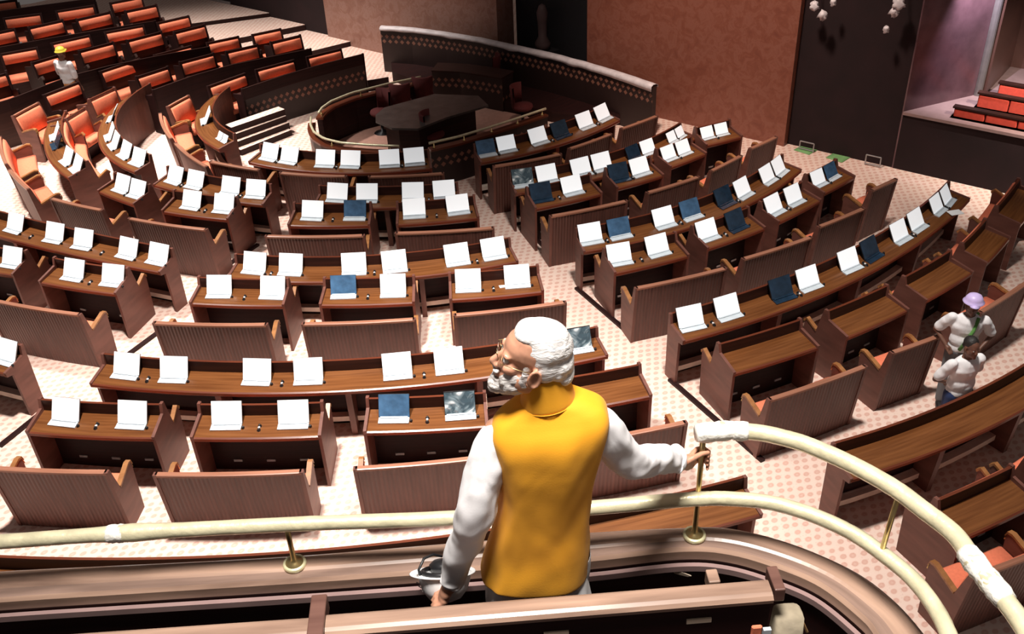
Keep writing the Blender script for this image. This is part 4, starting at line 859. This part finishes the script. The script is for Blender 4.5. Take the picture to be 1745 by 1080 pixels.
# hair, beard, moustache, brows
def noisy(o, amp, sc_, seed=0):
    for v in o.data.vertices:
        p = v.co; n_ = noise.noise(V(p.x * sc_ * .5, p.y * sc_ * .5, p.z * sc_ + seed)); v.co = p + v.normal * n_ * amp
bl = Blob(); E = lambda c, r, rr=None: bl.ell(hp(c), [q * K for q in r], hR @ rr if rr else hR)
E((-.021, 0, .063), (.091, .0815, .087)); E((-.070, 0, .020), (.056, .076, .060)); E((-.098, 0, -.012), (.036, .066, .036)); E((-.112, 0, -.020), (.022, .050, .014), Matrix.Rotation(.35, 3, 'Y')); E((.026, 0, .110), (.050, .056, .026), Matrix.Rotation(.28, 3, 'Y'))
for s_ in (-1, 1): E((-.034, .068 * s_, .020), (.034, .016, .038)); E((.020, .0615 * s_, .012), (.013, .008, .032))
o = bl.build('hair', 'whitehair', body, .0045, 2); noisy(o, .0035, 40)
bl = Blob(); E((.056, 0, -.086), (.048, .050, .034)); E((.082, 0, -.096), (.030, .038, .030)); E((.088, 0, -.072), (.017, .03, .014))
for s_ in (-1, 1): E((.028, .054 * s_, -.052), (.038, .013, .028)); E((.018, .064 * s_, -.026), (.018, .010, .036)); E((.044, .051 * s_, -.062), (.034, .016, .030)); E((.060, .042 * s_, -.050), (.030, .020, .028)); E((.036, .054 * s_, -.034), (.026, .012, .022))
o = bl.build('beard', 'greybeard', body, .004, 2); noisy(o, .004, 120, 3)
bl = Blob(); [E((.097, .012 * s_, -.040), (.011, .016, .007), Matrix.Rotation(.3 * s_, 3, 'X')) for s_ in (-1, 1)]; o = bl.build('moustache', 'whitehair', body, .003, 1)
bl = Blob(); [E((.084, .030 * s_, .040), (.006, .017, .0035)) for s_ in (-1, 1)]; o = bl.build('eyebrows', 'greybeard', body, .003, 1)
# glasses
mb = MB()
for s_ in (-1, 1):
    c = (.098, .032 * s_, .016); mb.tube([hp((c[0] - abs(math.cos(a)) * .004, c[1] + .022 * math.cos(a), c[2] + .017 * math.sin(a))) for a in [2 * PI * q / 20 for q in range(21)]], .0005, 6); mb.tube([hp((.100, .055 * s_, .022)), hp((.05, .073 * s_, .022)), hp((-.002, .083 * s_, .020)), hp((-.014, .083 * s_, .006))], .0010, 6)
mb.tube([hp((.104, -.011, .018)), hp((.108, 0, .021)), hp((.104, .011, .018))], .0012, 6); g = mb.build('glasses', 'brass', body, True)
mgl, nt_, b_ = newmat('clear_lens'); b_.inputs['Base Color'].default_value = (1, 1, 1, 1); b_.inputs['Transmission Weight'].default_value = 1; b_.inputs['Roughness'].default_value = .02; b_.inputs['IOR'].default_value = 1.1
mb = MB()
for s_ in (-1, 1): mb = MB(); mb.face([hp((.103 - abs(math.cos(a)) * .004, .033 * s_ + .021 * math.cos(a), .016 + .016 * math.sin(a))) for a in [2 * PI * q / 16 for q in range(16)]]); mb.build('lens', mgl, g)
# garments: lofted rings
def loft(name, rings, mat, parent, seg=48, fold=.006, freq=5, seed=0, caps=(False, False), p=2.4, thick=.004, tilt=0):
    rows = []
    for i, (z, cx, wx, cy, wy) in enumerate(rings):
        row = []
        for j in range(seg):
            a = 2 * PI * j / seg; ca, sa = math.cos(a), math.sin(a); x = math.copysign(abs(ca) ** (2 / p), ca); y = math.copysign(abs(sa) ** (2 / p), sa)
            f_ = fold * (noise.noise(V(math.cos(a) * freq * .5, math.sin(a) * freq * .5, (z - ZF) * 6 + seed)) + .6 * noise.noise(V(math.cos(a) * freq, math.sin(a) * freq, (z - ZF) * 11 + seed)))
            row.append(V(cx + (wx + f_) * x, cy + (wy + f_) * y, z - ZF + tilt * (wx * x) * max(0, min(1, (z - 5.6) / .2))))
        rows.append(row)
    mb = MB(); n0 = mb.grid(rows, True)
    o = mb.build(name, mat, parent, True); s_ = o.modifiers.new('s', 'SOLIDIFY'); s_.thickness = thick; s_.offset = 0; ss = o.modifiers.new('ss', 'SUBSURF'); ss.levels = ss.render_levels = 1; return o
def interp(keys, n):
    """Catmull-Rom through key tuples sorted by z"""
    P = [keys[0]] + keys + [keys[-1]]; out = []
    for i in range(1, len(P) - 2):
        for k in range(n):
            t = k / n; out.append(tuple(.5 * (2 * b + (c - a) * t + (2 * a - 5 * b + 4 * c - d) * t * t + (3 * b - a - 3 * c + d) * t ** 3) for a, b, c, d in zip(*P[i - 1:i + 3])))
    out.append(P[-2]); return out
vest = [(5.258, -.022, .164, -.012, .116), (5.34, -.010, .156, -.012, .112), (5.48, .006, .140, -.014, .104), (5.62, .020, .134, -.018, .102), (5.72, .028, .146, -.020, .104), (5.79, .033, .158, -.020, .102), (5.835, .034, .163, -.018, .092), (5.868, .034, .150, -.014, .076), (5.890, .033, .122, -.010, .066), (5.908, .031, .088, -.006, .060), (5.918, .030, .060, -.003, .054)]
vo = loft('vest', interp(vest, 5), 'vest', man, fold=.008, freq=4, p=2.5, tilt=.13)
col = [(5.904, .031, .074, -.008, .067), (5.930, .029, .068, -.007, .064), (5.962, .025, .064, -.006, .061), (5.998, .019, .062, -.004, .060), (6.004, .018, .060, -.003, .058)]
loft('collar', col, 'vest', vo, fold=.001, p=2.1, thick=.005, tilt=.16)
mb = MB(); mb.tube([V(.031 + .0765 * math.cos(a), -.008 + .0695 * math.sin(a), Z(5.908) + .0765 * math.cos(a) * .15) for a in [2 * PI * q / 40 for q in range(41)]], .0014, 6); mb.build('collar_seam', 'vest', vo)
kur = [(4.93, .0, .168, -.016, .128), (5.06, -.006, .164, -.016, .122), (5.18, -.012, .158, -.014, .113), (5.30, .0, .130, -.012, .094)]
loft('kurta_skirt', interp(kur, 5), 'white_cloth', man, fold=.007, freq=5, seed=4)
def sleeve(name, pts, rad, parent, mat='white_cloth', folds=(), n=9, seg=30, seed=0, amp=.004):
    P = dense([Vector(p) for p in pts], n); R_ = []; m_ = len(P); kk = len(pts) - 1
    for i in range(m_):
        t = i / (m_ - 1) * kk; a = min(int(t), kk - 1); R_.append(rad[a] + (rad[a + 1] - rad[a]) * (t - a))
    mb = MB(); prev = None; rows = []
    for i, p in enumerate(P):
        t = (P[min(i + 1, m_ - 1)] - P[max(i - 1, 0)]).normalized(); a = prev if prev is not None else V(0, 0, 1); a = (a - t * a.dot(t)).normalized(); b = t.cross(a); prev = a; row = []
        s_ = i / (m_ - 1)
        for k in range(seg):
            th = 2 * PI * k / seg; f_ = amp * (noise.noise(V(math.cos(th) * 1.3, math.sin(th) * 1.3 + seed, s_ * 9)) * 1.4 + .7 * noise.noise(V(math.cos(th) * 2, math.sin(th) * 2 + s_ * 6, s_ * 22 + seed)))
            for (c_, w_, am) in folds: f_ += am * math.exp(-((s_ - c_ - .05 * math.sin(th + seed)) / w_) ** 2)
            row.append(p + (a * math.cos(th) + b * math.sin(th)) * (R_[i] + f_))
        rows.append(row)
    n0 = mb.grid(rows, True); o = mb.build(name, mat, parent, True); q = o.modifiers.new('s', 'SOLIDIFY'); q.thickness = .003; q.offset = -1; ss = o.modifiers.new('ss', 'SUBSURF'); ss.levels = ss.render_levels = 1; return o
sleeve('left_sleeve', [(-.050, -.01, Z(5.810)), (-.106, -.02, Z(5.785)), (-.150, -.05, Z(5.69)), LE + V(.0, -.004, 0), (-.222, -.058, Z(5.43)), (-.266, -.036, Z(5.275)), (-.276, -.030, Z(5.228))], [.040, .056, .058, .054, .047, .037, .034], man, folds=[(.52, .02, .006), (.60, .018, -.005), (.68, .02, .005), (.86, .015, .003)], seed=2, amp=.006)
sleeve('right_sleeve', [(.115, 0, Z(5.84)), (.170, .0, Z(5.80)), (.225, .035, Z(5.69)), RE + V(0, 0, -.004), (.36, .15, Z(5.535)), (.425, .228, Z(5.462)), (.446, .242, Z(5.448))], [.050, .058, .056, .052, .046, .041, .044], man, folds=[(.50, .018, .006), (.57, .016, -.005), (.63, .018, .006), (.75, .02, .004), (.93, .02, .005)], seed=8, amp=.006)
for s_, x0 in ((-1, -.065), (1, .075)):
    sleeve('trouser_leg', [(x0, -.01, Z(5.32)), (x0 * 1.05, .005, Z(5.0)), (x0 * 1.05, -.015, .09)], [.078, .058, .042], man, amp=.006, seed=s_)
    mb = MB(); rows = [[V(x0 * 1.05 + .040 * math.cos(a) * w_, .03 + .10 * math.sin(a) * w_, z_) for a in [2 * PI * q / 16 for q in range(16)]] for w_, z_ in ((1, 0), (1.02, .02), (.95, .045), (.6, .07))]; n0 = mb.grid(rows, True); mb.cap(n0, 16, True); mb.cap(n0 + 48, 16); mb.build('shoe', 'shoe', man, True)
mb = MB(); mb.tube([LW_ + V(.022 * math.cos(a), .022 * math.sin(a), -.008) for a in [2 * PI * q / 20 for q in range(21)]], .0035, 8); mb.build('watch_strap', 'black', man)
# white safety helmet hanging upside down from his left hand
hl = empty('safety_helmet', MO + sx * -.308 + hx * .085 + V(0, 0, Z(5.150)), rzm); hl.scale = (.9, .9, .9); hl.rotation_euler = (-.62, 0, rzm); tag(hl, 'white safety helmet held upside down by its brim in his left hand', 'helmet')
mb = MB(); prof = [(.095, 0), (.090, -.03), (.080, -.06), (.058, -.088), (.03, -.100), (.0, -.103)]
mb.lathe((0, 0, 0), prof, 30); o = mb.build('shell', 'paper', hl, True); q = o.modifiers.new('s', 'SOLIDIFY'); q.thickness = .004
mb = MB(); rows = [[V(r_ * math.cos(a) * (1.12 if math.cos(a) < 0 else 1), r_ * math.sin(a), z_) for a in [2 * PI * q / 30 for q in range(30)]] for r_, z_ in ((.088, -.002), (.110, .004), (.112, .001), (.090, -.008))]; mb.grid(rows + [rows[0]], True); mb.build('brim', 'paper', hl, True)
mb = MB(); mb.tube([V(.078 * math.cos(a), .078 * math.sin(a), .006) for a in [2 * PI * q / 24 for q in range(25)]], .009, 8); mb.lathe((.0, .02, .018), [(.0, -.02), (.05, -.015), (.056, .008), (.04, .022), (.0, .026)], 18); mb.build('suspension_band', 'black', hl, True)
mb = MB(); mb.tube([V(-.080, -.03, -.03), V(-.088, -.03, .02), V(-.070, -.01, .055), V(-.040, .02, .062), V(-.01, .04, .05)], .005, 8); mb.build('chin_strap', 'black', hl, True)
mb = MB()
for i in range(3): mb.box((-.0905 + .005 * i, -.035, -.026 - .013 * i), (.002, .040 - .006 * i, .0035), rz=.42)
mb.build('dark_marks', 'grey', hl)

# --- smaller people
def small_person(name, px, py, zh, face, label, skin, shirt, pants, hat, pose, k=.88, hair=None, strap=None):
    """px,py = photo point of the head centre, zh = its height; face = world angle of the facing direction"""
    H0 = U(px, py, zh); root = empty('person', (H0.x, H0.y, 0), face); tag(root, label, 'person')     # local +x = facing, +y = left
    s = zh / 1.56; R = Matrix.Identity(3); hp_ = rot_pts(R, V(.02, 0, zh), s)
    bl = Blob(); head_blobs(bl, hp_, R, s); P = lambda x, y, z: V(x * s, y * s, z * s)
    bl.limb([hp_((-.02, 0, -.04)), P(0, 0, 1.40)], [.05 * s, .06 * s]); bl.ell(P(0, 0, 1.25), (.11 * s, .17 * s, .2 * s)); bl.ell(P(0, 0, .98), (.11 * s, .15 * s, .16 * s))
    arms = {}
    for sd in (-1, 1):
        S = P(0, .19 * sd, 1.36)
        if pose == 'behind': A = [S, P(-.10, .29 * sd, 1.10), P(-.17, .07 * sd, .95)]
        elif pose == 'hips': A = [S, P(-.08, .33 * sd, 1.12), P(.06, .20 * sd, .98)]
        elif pose == 'phone' and sd == 1: A = [S, P(.05, .24 * sd, 1.10), P(.14, .13 * sd, 1.42)]
        else: A = [S, P(.0, .24 * sd, 1.08), P(.08, .24 * sd, .84)]
        bl.limb(A, [.048 * s, .038 * s, .026 * s]); arms[sd] = A
        d = (A[2] - A[1]).normalized(); h0 = A[2] + d * .05 * s; bl.ell(h0, (.03 * s, .035 * s, .04 * s)); side = d.cross(V(0, 0, 1)).normalized() if abs(d.z) < .95 else V(0, 1, 0)
        for q in range(4): b0 = h0 + side * (.022 * (q - 1.5)) * s + d * .02 * s; bl.limb([b0, b0 + d * .045 * s, b0 + d * .07 * s - V(.01, 0, .0) * s], [.010 * s, .0095 * s, .008 * s], 8)
        bl.limb([h0 - side * .03 * s, h0 - side * .05 * s + d * .03 * s], [.011 * s, .009 * s], 8)
        st_ = .10 if (pose == 'walk') else 0
        bl.limb([P(0, .09 * sd, .92), P(st_ * sd, .10 * sd, .50), P(st_ * sd * .6, .10 * sd, .08)], [.085 * s, .06 * s, .042 * s]); bl.ell(P(.06 + st_ * sd * .6, .10 * sd, .04), (.12 * s, .045 * s, .04 * s))
    b = bl.build('body', skin, root, .011, 2); eyes(hp_, R, s, b)
    # shirt fused over trunk and upper arms
    bl = Blob(); bl.ell(P(0, 0, 1.25), (.132 * s, .19 * s, .19 * s)); bl.ell(P(.0, 0, 1.06), (.135 * s, .175 * s, .17 * s)); bl.ell(P(0, 0, .95), (.13 * s, .17 * s, .12 * s)); bl.ell(P(0, 0, 1.38), (.085 * s, .13 * s, .06 * s))
    for sd in (-1, 1): A = arms[sd]; bl.limb([A[0], A[0].lerp(A[1], .8) if pose != 'phone' else A[1]], [.068 * s, .062 * s])
    o = bl.build('shirt', shirt, root, .012, 2); noisy(o, .010, 14)
    bl = Blob(); bl.ell(P(0, 0, .90), (.125 * s, .165 * s, .10 * s))
    for sd in (-1, 1): st_ = .10 if (pose == 'walk') else 0; bl.limb([P(0, .09 * sd, .90), P(st_ * sd, .10 * sd, .50), P(st_ * sd * .6, .10 * sd, .10)], [.10 * s, .075 * s, .058 * s])
    bl.build('trousers', pants, root, .013, 2)
    for sd in (-1, 1): st_ = .10 if (pose == 'walk') else 0; bl = Blob(); bl.ell(P(.06 + st_ * sd * .6, .10 * sd, .045), (.13 * s, .05 * s, .045 * s)); bl.build('shoe', 'shoe', root, .012, 1)
    if hair:
        bl = Blob(); bl.ell(hp_((-.022, 0, .068)), (.094 * s, .084 * s, .088 * s)); bl.ell(hp_((-.07, 0, .02)), (.045 * s, .07 * s, .05 * s)); bl.build('hair', hair, b, .009, 1)
    if hat:
        mb = MB(); mb.lathe(hp_((0, 0, .065)), [(.125 * s, 0), (.128 * s, .006 * s), (.106 * s, .014 * s), (.103 * s, .05 * s), (.080 * s, .088 * s), (.04 * s, .108 * s), (0, .112 * s)], 24); h_ = mb.build('helmet', hat, root, True)
        mb = MB(); c = hp_((.12, 0, .066)); mb.lathe(c, [(.0, 0), (.055 * s, .0), (.058 * s, .006 * s), (.0, .012 * s)], 16); mb.build('visor', hat, h_, True)
    if strap:
        mb = MB(); mb.tube([P(.05, .10, 1.42), P(.135, .06, 1.28), P(.150, .0, 1.10), P(.145, -.05, .98)], .022 * s, 8); mb.tube([P(-.05, .10, 1.42), P(-.14, .06, 1.28), P(-.150, .0, 1.10), P(-.145, -.05, .98)], .022 * s, 8)
        mb.build('green_strap', strap, root, True); mb = MB(); mb.lathe(P(.15, .12, .98), [(.04 * s, -.02), (.06 * s, 0), (.04 * s, .02)], 12); mb.build('green_pouch', 'green', root, True)
    return root
small_person('worker', 103, 93, 1.40, math.radians(25), 'worker in a yellow helmet and white shirt among the far left benches', 'darkskin', 'white_cloth', 'orange_cloth', 'yellow', 'phone')
small_person('helper', 1657, 520, 1.42, math.radians(-150), 'person in a lilac helmet and white shirt with green strap behind the other man', 'darkskin', 'white_cloth', 'grey_cloth', 'lilac', 'hips', strap='green_cloth')
small_person('man', 1653, 592, 1.40, math.radians(-118), 'dark-haired man in white shirt and blue jeans, hands behind his back', 'darkskin', 'white_cloth', 'denim', None, 'behind', hair='blackhair')
